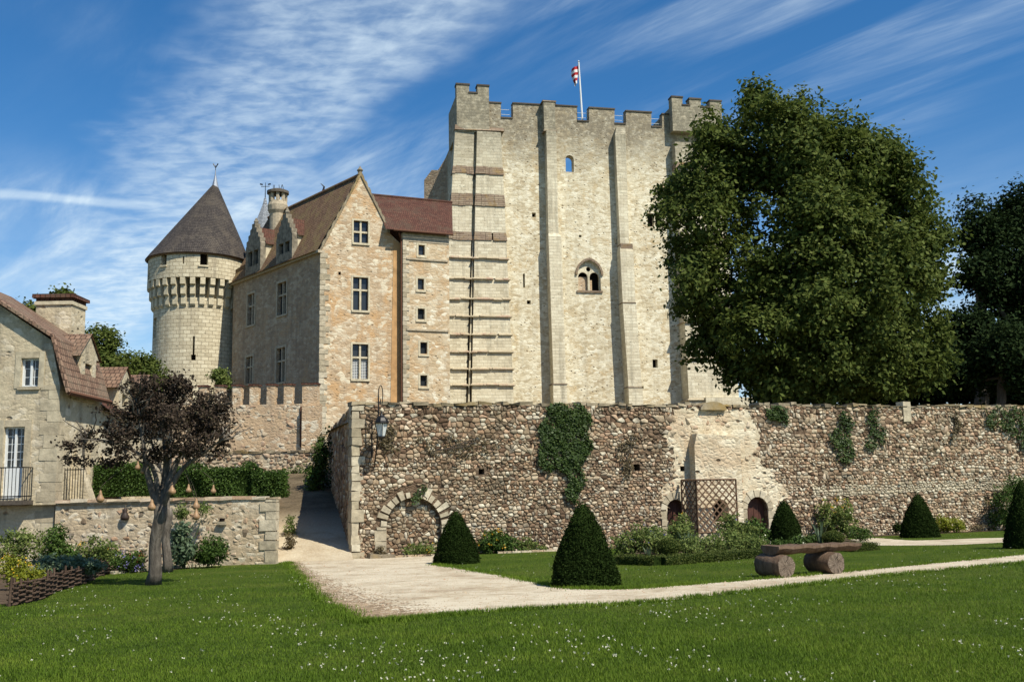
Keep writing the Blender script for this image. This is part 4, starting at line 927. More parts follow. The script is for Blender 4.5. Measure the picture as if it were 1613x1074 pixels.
# roof: gable profile swept back along the facade
RLn = FLL + .3
def back(p, s): return p + fd * s
ge = [G.P(-.15, zE + .2, 0), G.P(pk[0], pk[1] - .05, 0), G.P(gR + 1.5, zE - 1.8, 0)]
rf = MB(); n = 10
for a, b_ in ((ge[0], ge[1]), (ge[1], ge[2])):
    for k in range(n):
        s0, s1 = .3 + (RLn - .3) * k / n, .3 + (RLn - .3) * (k + 1) / n; rf.poly([back(a, s0), back(b_, s0), back(b_, s1), back(a, s1)])
e0 = ge[0] + FL.n * .35 - Vector((0, 0, .12)); rf.poly([back(e0, .2), back(ge[0], .2), back(ge[0], RLn), back(e0, RLn)])
rfo = rf.build('roof', 'brown_tiles', mn)
MB().tube([back(ge[1], .3) + Vector((0, 0, .02)), back(ge[1], RLn)], .16, 6).build('ridge_tiles', 'brown_tiles', mn)
MB().tube([back(ge[1], 6) + Vector((0, 0, .1)), back(ge[1], 6) + Vector((.1, 0, .5)), back(ge[1], 6) + Vector((-.2, 0, .8))], [.1, .08, .02], 6).build('ridge_finial', 'iron', mn)
# dormers standing on the facade eave
def dormer(px0, px1, ytop, ybase, label_):
    y = (ytop + ybase) / 2; u0, u1 = FL.u(px0, y), FL.u(px1, y); z0 = zF + .2; um = (u0 + u1) / 2; ze = FL.z((px0 + px1) / 2, ytop) - 1.5; zp = ze + 1.9
    d = MB(); hw = (u1 - u0) / 2; win = [rect(u0 + hw * .32, um - .1, z0 + .9, ze - .5), rect(um + .1, u1 - hw * .32, z0 + .9, ze - .5)]
    st_ = [(u0, z0), (u1, z0), (u1, ze)]
    for k in range(4): st_ += [(u1 - hw * (k + .35) / 4.2, ze + 1.9 * k / 4 + .1), (u1 - hw * (k + .35) / 4.2, ze + 1.9 * (k + 1) / 4)]
    st_ += [(2 * um - u_, z_) for u_, z_ in reversed(st_[3:])] + [(u0, ze)]
    d.panel(FL, st_, win, .05, .3, .5); od = d.build('dormer', 'dormer_stone', mn)
    for w_ in win: MB().panel(FL, w_, [], -.24).build('pane', 'pane_glass', od)
    m_ = MB(); m_.panel(FL, [(u1, z0 - .3), (u1, ze), (u1 + .001, ze)], [], 0); m_ = MB()
    for uu in (u0 + .02, u1 - .02): m_.poly([FL.P(uu, z0 - .3, 0), FL.P(uu, ze, 0), FL.P(uu, ze, -3.4), FL.P(uu, z0 - .3, -3.4)])
    m_.build('cheek_wall', 'stone_trim', od)
    m_ = MB()
    for s in (-1, 1):
        ue = um + s * (hw + .2); m_.poly([FL.P(um, zp - .25, -.4), FL.P(ue, ze - .12, -.4), FL.P(ue, ze - .12, -4.4), FL.P(um, zp - .25, -4.4)])
    m_.build('dormer_roof', 'red_tiles', od)
    MB().lathe(FL.P(um, zp, -.2), [(.14, 0), (.22, .2), (.05, .55)], 6).build('dormer_finial', 'dormer_stone', od)
dormer(436, 461, 345, 420, ''); dormer(388, 411, 360, 430, '')
# round chimney turret with pepper-pot cap, slate spirelet
c = FL.P(FL.u(428, 360, -2.2), 0, -2.2); zc = lambda py: at(436, py, c.y).z
c = at(437, 360, c.y); R0 = .78
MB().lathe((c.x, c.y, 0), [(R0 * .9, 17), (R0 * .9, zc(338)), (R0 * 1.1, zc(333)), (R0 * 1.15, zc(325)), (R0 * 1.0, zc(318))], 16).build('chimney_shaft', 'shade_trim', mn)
m_ = MB()
for k in range(8): a = k * math.pi / 4 + .2; m_.tube([(c.x + R0 * .85 * math.cos(a), c.y + R0 * .85 * math.sin(a), zc(319)), (c.x + R0 * .85 * math.cos(a), c.y + R0 * .85 * math.sin(a), zc(305))], .17, 5)
m_.build('chimney_pillars', 'shade_trim', mn)
MB().lathe((c.x, c.y, 0), [(R0 * 1.25, zc(306)), (R0 * 1.25, zc(302)), (R0 * .7, zc(299)), (.05, zc(297))], 16).build('chimney_cap', 'dark_coping', mn)
m_ = MB()
for a in range(5): p = Vector((c.x + .5 * math.cos(a * 1.3), c.y, zc(299))); m_.tube([p, p + Vector((.06 * (a - 2), 0, .45))], .025, 4)
m_.build('chimney_spikes', 'iron', mn)
c2 = at(417, 350, c.y + 4); z2 = lambda py: at(417, py, c.y + 4).z
MB().lathe((c2.x, c2.y, 0), [(1.15, 16), (1.15, z2(362)), (.62, z2(340)), (.22, z2(322)), (.09, z2(312))], 8).build('spirelet', 'grey_slate', mn)
m_ = MB(); m_.tube([(c2.x, c2.y, z2(316)), (c2.x, c2.y, z2(288))], [.05, .025], 5); m_.tube([(c2.x - .4, c2.y, z2(294)), (c2.x + .4, c2.y, z2(294))], .03, 4); m_.tube([(c2.x - .25, c2.y, z2(291)), (c2.x - .5, c2.y, z2(290))], .07, 4); m_.tube([(c2.x + .25, c2.y, z2(291)), (c2.x + .5, c2.y, z2(290))], .07, 4)
m_.build('weathervane', 'iron', mn)
# back range closing the manor
m_ = MB(); a = G.P(gR, MBZ); m_.poly([a, back(a, FLL), back(a, FLL) + Vector((0, 0, zE - MBZ - 1)), a + Vector((0, 0, zE - MBZ - 1))]); m_.build('rear_wall', 'gable_stone', mn)

# ------------------------------------------------------------------ stair block between gable and keep
B = Fr(tuple(G.P(gR + .05, 0, .55)[:2]), tuple(G.P(gR + 5, 0, .55)[:2]))
sbk = thing('stair_block', 'narrow stone stair wing with five small square windows beside the keep', 'stair wing', B.P(1.5, 3))
bR = B.u(708, 500); bz = B.z(670, 369)
bw = [pxrect(B, *q) for q in ((659, 386, 669, 402), (658, 439, 668, 456), (658, 486, 669, 503), (662, 539, 673, 557), (662, 591, 673, 608))]
MB().panel(B, rect(0, bR, MBZ, bz), [rect(*q) for q in bw], 0, .3, .55).build('wall', 'stair_stone', sbk)
for q in bw:
    f = MB(); s = .16; u0, u1, z0, z1 = q
    f.box(B, u0 - s, u0, z0 - .1, z1 + s, -.02, .03, .006); f.box(B, u1, u1 + s, z0 - .1, z1 + s, -.02, .031, .006); f.box(B, u0, u1, z1, z1 + s, -.02, .029); f.box(B, u0 - s, u1 + s, z0 - .22, z0 - .1, -.02, .08)
    f = f.build('window', 'stone_trim', sbk); MB().panel(B, rect(*q), [], -.28).build('pane', 'pane_glass', f)
for py in (409, 520): zc_ = B.z(665, py); MB().box(B, .25, bR - .1, zc_ - .07, zc_ + .07, -.02, .10).build('string_course', 'shade_trim', sbk)
z = MBZ; k = 0
while z < bz - .2:
    h = min(random.uniform(.3, .45), bz - z); MB().box(B, -.03, (.5, .3)[k % 2] + random.uniform(-.05, .05), z + .015, z + h - .015, -.3, .035, .012).build('quoin', 'white_stone', sbk); z += h; k += 1
rl_, rr_ = B.u(606, 366), B.u(711, 370); zr = at(650, 313, B.P(2, 0, -4.5).y).z
m_ = MB(); u0r = B.u(586, 308, -4.5); u1r = B.u(712, 318, -4.5)
nn = 8
for k in range(nn):
    f0, f1 = k / nn, (k + 1) / nn; w0, w1 = .35 - 4.85 * f0, .35 - 4.85 * f1; za, zb_ = bz + .08 + (zr - bz - .1) * f0 ** .95, bz + .08 + (zr - bz - .1) * f1 ** .95
    ua0, ua1 = rl_ + (u0r - rl_) * f0, rl_ + (u0r - rl_) * f1; ub0, ub1 = rr_ + (u1r - rr_) * f0, rr_ + (u1r - rr_) * f1
    m_.poly([B.P(ua0, za, w0), B.P(ub0, za, w0), B.P(ub1, zb_, w1), B.P(ua1, zb_, w1)])
m_.poly([B.P(u0r, zr, -4.5), B.P(u1r, zr, -4.5), B.P(u1r + .6, bz, -9.5), B.P(u0r, bz, -9.5)]); m_.build('roof', 'red_tiles', sbk)
MB().tube([B.P(u0r, zr, -4.5), B.P(u1r, zr, -4.5)], .13, 6).build('ridge_tiles', 'red_tiles', sbk)
MB().tube([B.P(rl_ + .6, bz + .04, .42), B.P(rr_, bz + .04, .42)], .08, 6).build('gutter', 'rust', sbk)
MB().panel(B, rect(0, bR, bz - .7, bz), [], .04, 0, .04).build('eave_band', 'shade_trim', sbk)
m_ = MB(); a = B.P(bR, MBZ); e_ = B.P(bR + .5, MBZ, -11); m_.poly([a, e_, e_ + Vector((0, 0, bz - MBZ)), a + Vector((0, 0, bz - MBZ))]); m_.build('side_wall', 'stair_stone', sbk)
m_ = MB(); m_.tube([B.P(-.12, MBZ, -.1), B.P(-.12, bz - .6, -.1), B.P(-.4, bz - .1, .2)], .07, 6); m_.build('downpipe', 'rust', sbk)

# ------------------------------------------------------------------ round tower
TY = 89.5; TC = at(312, 470, TY); TC.z = 0
tz_ = lambda py: at(312, py, TY - 4.2).z
rt = thing('round_tower', 'round stone tower with corbelled parapet and dark conical roof', 'tower', (TC.x, TC.y, 3))
Rd = TC.x - at(243.5, 560, TY).x; Rp = TC.x - at(237.5, 430, TY).x
def cyl(name, R, z0, z1, mat, parent, openings=(), n=72, depth=.5):
    """round wall; openings (angle0, angle1, z0, z1) are real recesses"""
    A = sorted({2 * math.pi * k / n for k in range(n)} | {a % (2 * math.pi) for o in openings for a in o[:2]}); Z = sorted({z0, z1} | {z for o in openings for z in o[2:4]})
    V, Fc, UV = [], [], []; P = lambda a, z, r=R: (TC.x + r * math.cos(a), TC.y + r * math.sin(a), z)
    mb = MB()
    for a0, a1 in zip(A, A[1:] + [A[0] + 2 * math.pi]):
        for q0, q1 in zip(Z, Z[1:]):
            am, zm_ = (a0 + a1) / 2, (q0 + q1) / 2
            if any(o[0] < am < o[1] and o[2] < zm_ < o[3] for o in openings): continue
            mb.poly([P(a0, q0), P(a1, q0), P(a1, q1), P(a0, q1)]); UV += [(a0 * R, q0), (a1 * R, q0), (a1 * R, q1), (a0 * R, q1)]
    for a0, a1, q0, q1 in openings:
        for (x, y, u_, v_) in ((a0, q0, a0, q1), (a1, q0, a1, q1), (a0, q0, a1, q0), (a0, q1, a1, q1)): mb.poly([P(x, y), P(u_, v_), P(u_, v_, R - depth), P(x, y, R - depth)]); UV += [(x * R, y), (u_ * R, v_), (u_ * R, v_ + .3), (x * R, y + .3)]
    o = wloc(parent); me = bpy.data.meshes.new(name); me.from_pydata([(x - o.x, y - o.y, z - o.z) for x, y, z in mb.v], [], mb.f)
    me.uv_layers.new(name='UVMap').data.foreach_set('uv', [c for p in UV for c in p]); ob = link(name, me, mat, parent)
    for a0, a1, q0, q1 in openings: m_ = MB(); m_.poly([P(a0, q0, R - depth), P(a1, q0, R - depth), P(a1, q1, R - depth), P(a0, q1, R - depth)]); m_.build('dark_opening', 'dark_void', parent)
    return ob
def ang(px, R): x = (px - 312) / FPX * (TY - R * .8) ; return 1.5 * math.pi + math.asin(max(-.98, min(.98, x / R)))
def opn(px0, px1, y0, y1, R): return (ang(px0, R), ang(px1, R), tz_(y1), tz_(y0))
zcor0, zcor1, zev = tz_(480), tz_(436), tz_(395)
cyl('neck', Rd - .55, zcor0 + .25 * (zcor1 - zcor0), zcor1 + .2, 'tower_stone', rt)
cyl('drum', Rd, 2.5, zcor0 + .30 * (zcor1 - zcor0), 'tower_stone', rt, [opn(251.5, 261, 494, 526, Rd), opn(327, 330, 528, 557, Rd), opn(325, 332, 557, 566, Rd)])
for o_ in (opn(251.5, 261, 494, 526, Rd),):
    a0, a1, q0, q1 = o_; m_ = MB(); P_ = lambda a, z, r: (TC.x + r * math.cos(a), TC.y + r * math.sin(a), z)
    am = (a0 + a1) / 2; m_.tube([P_(am, q0, Rd - .2), P_(am, q1, Rd - .2)], .07, 4); m_.tube([P_(a0, (q0 + q1) / 2, Rd - .2), P_(a1, (q0 + q1) / 2, Rd - .2)], .07, 4); m_.build('window_mullion', 'stone_trim', rt)
par = cyl('parapet', Rp, zcor1, zev, 'tower_stone', rt, [opn(274, 284, 398, 417, Rp), opn(338, 349, 398, 418, Rp), opn(311.5, 314, 404, 416, Rp), opn(243, 247, 420, 432, Rp)])
for o_ in ((273, 285, 416.2), (336, 350, 417.2)):
    a0, a1 = ang(o_[0], Rp), ang(o_[1], Rp); z = tz_(o_[2]); m_ = MB(); f = lambda a, r, z: (TC.x + r * math.cos(a), TC.y + r * math.sin(a), z)
    m_.hexa([f(a0, Rp + .12, z - .15), f(a1, Rp + .12, z - .15), f(a1, Rp - .2, z - .15), f(a0, Rp - .2, z - .15), f(a0, Rp + .12, z), f(a1, Rp + .12, z), f(a1, Rp - .2, z), f(a0, Rp - .2, z)]); m_.build('window_sill', 'stone_trim', rt)
m_ = MB(); 
for k in range(64): a0, a1 = 2 * math.pi * k / 64, 2 * math.pi * (k + 1) / 64; m_.poly([(TC.x + r * math.cos(a), TC.y + r * math.sin(a), zcor1) for r, a in ((Rd - .3, a0), (Rp, a0), (Rp, a1), (Rd - .3, a1))])
m_.build('parapet_soffit', 'tower_stone', rt)
# corbels: three courses of rounded blocks, copied round the drum; little lintel arches between
NC = 32; hz = zcor1 - zcor0; pj = Rp - Rd
cm = MB()
for i, (a, b_) in enumerate(((0, .36), (.345, .70), (.69, 1.0))):
    out = pj * (.36, .68, 1.0)[i] ; wv = .21; zz0, zz1 = hz * a, hz * b_
    cm.loft([[(-.7, -wv, zz0), (out * .45, -wv, zz0), (out * .45, wv, zz0), (-.7, wv, zz0)], [(-.7, -wv, zz0 + .12), (out, -wv, zz0 + .16), (out, wv, zz0 + .16), (-.7, wv, zz0 + .12)], [(-.7, -wv, zz1 - .06), (out, -wv, zz1 - .06), (out, wv, zz1 - .06), (-.7, wv, zz1 - .06)], [(-.7, -wv * .92, zz1), (out * .9, -wv * .92, zz1), (out * .9, wv * .92, zz1), (-.7, wv * .92, zz1)]])
cme = bpy.data.meshes.new('corbel'); cme.from_pydata(cm.v, [], cm.f); cme.update(); box_uv(cme, Vector((0, 0, 0))); cme.materials.append(M['stone_trim'])
lmb = MB(); lmb.loft([[(pj * .55, -.5, hz - .3), (pj + .012, -.5, hz - .3), (pj + .012, -.36, hz - .12), (pj * .55, -.36, hz - .12)], [(pj * .55, -.5, hz + .05), (pj + .012, -.5, hz + .05), (pj + .012, -.36, hz + .05), (pj * .55, -.36, hz + .05)]])
for k in range(NC):
    a = 2 * math.pi * k / NC; o = bpy.data.objects.new('corbel', cme); COL.objects.link(o); o.parent = rt
    o.location = (Rd * math.cos(a), Rd * math.sin(a), zcor0 - 3); o.rotation_euler = (0, 0, a)
# roof: cone with a flared foot
zev2 = tz_(397); cone = MB(); n = 64; AP = at(339, 290, TY); apz = AP.z; Re = TC.x - at(233.5, 412, TY).x; hc = apz - zev2
prof = [(Re, zev2 - .05), (Re - .12, zev2 + .16), (Re * .925, zev2 + hc * .075), (Re * .845, zev2 + hc * .155)]
for f in (.3, .45, .6, .75, .9, 1.0): prof.append((Re * .845 * (1 - (f - .155) / .845) + .16 * f, zev2 + hc * f))
cxo = lambda z: (AP.x - TC.x) * max(0, (z - zev2) / hc)      # the old roof leans a little
UV = []; sl_ = 0
for (r0, z0), (r1, z1) in zip(prof, prof[1:]):
    l = math.hypot(r1 - r0, z1 - z0)
    for k in range(n):
        a0, a1 = 2 * math.pi * k / n, 2 * math.pi * (k + 1) / n; cone.poly([(TC.x + cxo(z) + r * math.cos(a), TC.y + r * math.sin(a), z) for r, a, z in ((r0, a0, z0), (r0, a1, z0), (r1, a1, z1), (r1, a0, z1))])
        UV += [(a0 * 4, sl_), (a1 * 4, sl_), (a1 * 4, sl_ + l), (a0 * 4, sl_ + l)]
    sl_ += l
ow = wloc(rt); me = bpy.data.meshes.new('conical_roof'); me.from_pydata([(x - ow.x, y - ow.y, z - ow.z) for x, y, z in cone.v], [], cone.f); me.uv_layers.new(name='UVMap').data.foreach_set('uv', [c for p in UV for c in p])
cr_ = link('conical_roof', me, 'cone_slate', rt)
bm = bmesh.new(); bm.from_mesh(me); bmesh.ops.remove_doubles(bm, verts=bm.verts, dist=.001); bm.to_mesh(me); bm.free(); me.shade_smooth()
MB().lathe((AP.x, TC.y, 0), [(.34, apz - .4), (.20, apz + .2), (.08, apz + .75), (.03, apz + 1.3)], 12).build('lead_tip', 'lead', cr_)
m_ = MB(); m_.tube([(AP.x, TC.y, apz + 1.2), (AP.x, TC.y, apz + 1.8)], .03, 5); m_.tube([(AP.x - .22, TC.y, apz + 1.95), (AP.x, TC.y, apz + 1.55), (AP.x + .22, TC.y, apz + 1.95)], .06, 5); m_.build('weathervane', 'iron', cr_)
MB().lathe((TC.x, TC.y, 0), [(Re - .16, zev2 - .18), (Re - .06, zev2 - .06)], 64, False).build('eave_board', 'timber', cr_)
# low red roof and lean-to between tower and manor
m_ = MB(); q = [at(371, 455, 87.5), at(371, 425, 87.5), at(388, 415, 86), at(388, 440, 86)]; m_.poly(q); m_.build('link_roof', 'brown_tiles', rt)

# ------------------------------------------------------------------ house at the left
HY = 29.55; HX = at(90, 700, HY).x; H = Fr((HX - 11, HY + .3), (HX, HY)); HL = math.hypot(11, .3); HS = Fr((HX, HY), (HX - .7, HY + 12)); HSL = 12.0
ho = thing('stone_house', 'weathered stone house at the left edge with white paned windows', 'house', (HX, HY, -.6))
hb = -1.3
hw1, hd1 = pxrect(H, 33, 564, 61, 609), pxrect(H, 4, 672, 37, 784)
gp = [(0, hb), (HL, hb), (HL, H.z(92, 606)), (H.u(81, 538), H.z(81, 536)), H.uz(0, 481), (H.u(-60, 440), H.z(-60, 440)), (0, H.z(-60, 470))]
MB().panel(H, gp, [rect(*hw1), arch_loop((hd1[0] + hd1[1]) / 2, hd1[3] - .02, (hd1[1] - hd1[0]) / 2, hd1[2], 2)[:2] + [(hd1[1], hd1[3]), (hd1[0], hd1[3])]], 0, .25, .4).build('gable_wall', 'house_plaster', ho)
def sash(q, cols, rows, name, low=0):
    u0, u1, z0, z1 = q; f = MB(); t = .05
    f.box(H, u0, u0 + t, z0, z1, -.2, -.1); f.box(H, u1 - t, u1, z0, z1, -.2, -.1); f.box(H, u0 + t, u1 - t, z1 - t, z1, -.2, -.1); f.box(H, u0 + t, u1 - t, z0, z0 + t + low, -.2, -.1)
    uc = (u0 + u1) / 2; f.box(H, uc - .03, uc + .03, z0 + t + low, z1 - t, -.2, -.095)
    f = f.build(name, 'white_paint', ho); zz0 = z0 + t + low
    for i in range(cols):
        for j in range(rows):
            a, b_ = u0 + t + (u1 - u0 - 2 * t) * i / cols + .014, u0 + t + (u1 - u0 - 2 * t) * (i + 1) / cols - .014; c_, d_ = zz0 + (z1 - t - zz0) * j / rows + .014, zz0 + (z1 - t - zz0) * (j + 1) / rows - .014
            MB().panel(H, rect(a, b_, c_, d_), [], -.155).build('pane', 'pane_glass', f)
    m_ = MB().panel(H, rect(u0, u1, z0, z1), [], -.165).build('glazing_bars', 'white_paint', f)
sash(hw1, 3, 3, 'window'); sash(hd1, 4, 5, 'french_window', .85)
tr1 = MB()
for q, s in ((hw1, .17), (hd1, .2)):
    u0, u1, z0, z1 = q; tr1.box(H, u0 - s, u0, z0 - .05, z1 + .2, -.02, .025, .012); tr1.box(H, u1, u1 + s, z0 - .05, z1 + .2, -.02, .026, .012); tr1.box(H, u0, u1, z1, z1 + .2, -.02, .024, .004); tr1.box(H, u0 - .06, u1 + .06, z0 - .09, z0, -.1, .07)
tr1.build('window_surrounds', 'house_quoin', ho)
z = hb; k = 0
while z < H.z(92, 608):
    h = min(random.uniform(.24, .42), H.z(92, 606) - z + .01); MB().box(H, HL - (.52, .36)[k % 2] + random.uniform(-.06, .06), HL + .015, z + .006, z + h - .006, -.4, .014, .008).build('quoin', 'house_quoin', ho); z += h; k += 1
    if h < .05: break
# long side facing right
hs_e = H.z(92, 606)
MB().panel(HS, [(0, hb), (HSL, hb), (HSL, hs_e - .5), (3.6, hs_e - .5), (3.6, hs_e), (0, hs_e)], [rect(2.0, 2.8, 2.1, 3.4), rect(6, 6.8, 2.1, 3.2)], 0, .25).build('side_wall', 'house_plaster', ho)
for q in (rect(2.0, 2.8, 2.1, 3.4), rect(6, 6.8, 2.1, 3.2)): MB().panel(HS, q, [], -.2).build('pane', 'pane_glass', ho)
for s in (1.2, 3.6, 5.0, 7.6): 
    m_ = MB(); m_.loft([[HS.P(s, 1.0, .7), HS.P(s + .5, 1.0, .7), HS.P(s + .5, 1.0, 0), HS.P(s, 1.0, 0)], [HS.P(s, 2.7, .1), HS.P(s + .5, 2.7, .1), HS.P(s + .5, 2.7, 0), HS.P(s, 2.7, 0)]]); m_.build('raking_buttress', 'house_plaster', ho)
# mansard roof
za, zb_ = H.z(92, 606), H.z(81, 536); ub = H.u(81, 536)
def hp(u, z, s): return H.P(u, z, .15) + HS.t * s
def hroof():
    m_ = MB(); L_ = 3.6; n = 6
    e0, e1, e2 = (HL + .35, za - .25), (ub + .12, zb_ + .1), (H.u(-60, 440), H.z(-60, 440) + .1)
    for a, b_ in ((e0, e1), (e1, e2)):
        for k in range(n): m_.poly([hp(*a, L_ * k / n), hp(*a, L_ * (k + 1) / n), hp(*b_, L_ * (k + 1) / n), hp(*b_, L_ * k / n)])
    o = m_.build('roof', 'house_tiles', ho)
    m_ = MB(); p = [hp(*e0, -.03), hp(*e1, -.03), hp(*e2, -.03)]
    m_.tube(p, .07, 5); m_.build('verge_tiles', 'house_tiles', o); MB().tube([hp(e0[0], e0[1], 0), hp(e0[0], e0[1], L_)], .07, 6).build('gutter', 'rust', o); return o
hr = hroof()
def hdormer(s, h=2.0):
    u_in = HL - .5
    d = MB(); base = za - .35
    Fd = Fr(tuple((H.P(HL + .05, 0, 0) + HS.t * (s - .65))[:2]), tuple((H.P(HL + .05, 0, 0) + HS.t * (s + .65))[:2]))
    ol_ = [(0, base), (1.3, base), (1.3, base + h), (1.55, base + h), (.65, base + h + .75), (-.25, base + h), (0, base + h)]
    d.panel(Fd, ol_, [rect(.35, .95, base + .5, base + h - .2)], .05, .2, .4)
    for uu in (.01, 1.29): d.poly([Fd.P(uu, base, 0), Fd.P(uu, base + h, 0), Fd.P(uu, base + h, -2.2), Fd.P(uu, base, -2.2)])
    o = d.build('dormer', 'house_plaster', ho); MB().panel(Fd, rect(.35, .95, base + .5, base + h - .2), [], -.14).build('pane', 'pane_glass', o)
    r = MB()
    for sg in (-1, 1): r.poly([Fd.P(.65, base + h + .78, .12), Fd.P(.65 + sg * .98, base + h - .04, .12), Fd.P(.65 + sg * .98, base + h - .04, -2.6), Fd.P(.65, base + h + .78, -2.6)])
    r.build('dormer_roof', 'house_tiles', o)
hdormer(2.0, 1.4)
wr_ = at(150, 570, 36).z; we = hs_e - .55
m_ = MB(); m_.poly([HS.P(3.5, we, .35), HS.P(HSL + .3, we, .35), HS.P(HSL + .3, wr_, -2.6), HS.P(3.5, wr_, -2.6)]); m_.poly([HS.P(3.5, wr_, -2.6), HS.P(HSL + .3, wr_, -2.6), HS.P(HSL + .3, we, -5.5), HS.P(3.5, we, -5.5)]); m_.build('wing_roof', 'red_tiles', ho)
MB().tube([HS.P(3.5, wr_, -2.6), HS.P(HSL + .3, wr_, -2.6)], .1, 6).build('ridge_tiles', 'red_tiles', ho)
m_ = MB(); q_ = [hp(HL - .02, hb, 3.55), hp(HL - .02, za, 3.55), hp(ub + .05, zb_, 3.55), hp(H.u(-60, 440), H.z(-60, 440), 3.55), hp(0, hb, 3.55)]; m_.poly(q_); m_.build('rear_gable', 'house_plaster', ho)
za = we + .2; hdormer(5.6, 1.1); hdormer(8.2, 1.1)
ch = MB(); cq = Fr(tuple(at(56, 500, 33)[:2]), tuple(at(112, 500, 33)[:2])); cwid = (at(112, 500, 33) - at(56, 500, 33)).length; cz0, cz1 = at(90, 560, 33).z, at(90, 480, 33).z
ch.box(cq, 0, cwid, cz0 - 1.5, cz1, -1.1, 0); co_ = ch.build('chimney', 'house_plaster', ho)
MB().box(cq, -.04, cwid + .04, cz1, cz1 + .12, -1.15, .05).build('chimney_band', 'stone_trim', co_); MB().box(cq, -.01, cwid + .01, cz1 + .12, cz1 + .24, -1.1, .0).build('chimney_neck', 'red_tiles', co_); MB().box(cq, -.1, cwid + .1, cz1 + .24, cz1 + .36, -1.2, .1, .01).build('chimney_cap', 'red_tiles', co_)
# balcony and railing
by = H.z(20, 788); bl = MB().box(H, hd1[0] - .3, hd1[1] + .35, by - .12, by, 0, .6).build('balcony_slab', 'dark_coping', ho)
ra = MB(); r0, r1 = hd1[0] - .25, hd1[1] + .3
for zz in (by + .12, by + .95): ra.tube([H.P(r0, zz, .02), H.P(r0, zz, .55), H.P(r1, zz, .55), H.P(r1, zz, .02)], .018, 5)
for k in range(12): x = r0 + (r1 - r0) * k / 11; ra.tube([H.P(x, by, .55), H.P(x, by + .95, .55)], .011, 4)
for k in range(1, 5): ra.tube([H.P(r1, by,   .55 - .13 * k), H.P(r1, by + .95,   .55 - .13 * k)], .011, 4)
ra.build('balcony_railing', 'iron', ho)
RF = Fr(tuple(at(97, 760, 30.2)[:2]), tuple(at(131, 760, 30.2)[:2])); rln = (at(131, 760, 30.2) - at(97, 760, 30.2)).length
rg = thing('terrace_railing', 'thin dark iron railing between the house corner and the hedge', 'railing', RF.P(0, 1.2))
for k in range(9): x = rln * k / 8; MB().tube([RF.P(x, 1.2), RF.P(x, 2.28)], .012, 5).build('bar', 'iron', rg)
for zz in (1.32, 2.22): MB().tube([RF.P(-.05, zz), RF.P(rln + .05, zz)], .016, 5).build('rail', 'iron', rg)

# ------------------------------------------------------------------ foliage
def leaf_quads(C, size, up=None, bias=.6, aspect=1.7, droop=0.):
    """C (n,3) centres -> rhombic leaves, two triangles each, facing roughly along up/outward vectors"""
    n = len(C); N = RNG.normal(size=(n, 3))
    if up is not None: N = N * (1 - bias) + up * bias * 1.6
    N /= np.linalg.norm(N, axis=1)[:, None] + 1e-9
    A = RNG.normal(size=(n, 3)); A[:, 2] -= droop; A -= N * (A * N).sum(1)[:, None]; A /= np.linalg.norm(A, axis=1)[:, None] + 1e-9; B_ = np.cross(N, A)
    s = size * RNG.uniform(.6, 1.25, n)[:, None]; b = s / aspect
    V = np.empty((n, 4, 3)); V[:, 0] = C - A * s * .5; V[:, 1] = C + B_ * b * .5 - N * s * .06; V[:, 2] = C + A * s * .5; V[:, 3] = C - B_ * b * .5 - N * s * .06
    return V.reshape(-1, 3), np.arange(4 * n).reshape(n, 4)
def blob_points(lobes, n_clumps, per, cr, shell=(.62, 1.0), zmin=None):
    """lobes: (centre, radii); clumps sit near lobe surfaces; leaves scatter round each clump"""
    vol = np.array([r[0] * r[1] + r[1] * r[2] + r[0] * r[2] for _, r in lobes]); pick = RNG.choice(len(lobes), n_clumps, p=vol / vol.sum())
    d = RNG.normal(size=(n_clumps, 3)); d /= np.linalg.norm(d, axis=1)[:, None]; C = np.array([list(c) for c, _ in lobes]); R = np.array([list(r) for _, r in lobes])
    k = RNG.uniform(shell[0], shell[1], n_clumps) ** .7; cc = C[pick] + d * R[pick] * k[:, None]
    cs = cr * RNG.uniform(.55, 1.35, n_clumps)
    P = np.repeat(cc, per, 0) + RNG.normal(size=(n_clumps * per, 3)) * np.repeat(cs, per)[:, None] * np.array([.55, .55, .42])
    U = np.repeat(d * .7 + np.array([0, 0, .55]), per, 0)
    if zmin is not None: m = P[:, 2] > zmin; P, U = P[m], U[m]
    return P, U
def limb(mb, a, b, r0, r1, wob=.12, n=5):
    a, b = Vector(a), Vector(b); L_ = (b - a).length; pts = []
    for k in range(n + 1):
        t = k / n; p = a.lerp(b, t)
        if 0 < k < n: p = p + Vector((random.uniform(-1, 1), random.uniform(-1, 1), random.uniform(-.5, .5))) * wob * L_ * .35
        pts.append(p)
    mb.tube(pts, [r0 + (r1 - r0) * k / n for k in range(n + 1)], 8); return pts
def pxl(l, Y, dy=1.0):     # lobes from image ellipses at distance Y
    out = []
    for (x, y, rx, ry, off) in l:
        c = at(x, y, Y + off); s = Y / FPX; out.append(((c.x, c.y, c.z), (rx * s, max(rx, ry) * s * dy, ry * s)))
    return out
def lump(lobes, k, f):
    out = []
    for c, r in lobes:
        for q in range(k):
            d = Vector((random.gauss(0, 1), random.gauss(0, 1), random.gauss(.15, .9))).normalized(); s = f * random.uniform(.6, 1.35)
            out.append((tuple(c[i] + d[i] * r[i] * random.uniform(.62, .98) for i in range(3)), tuple(x * s for x in r)))
    return out
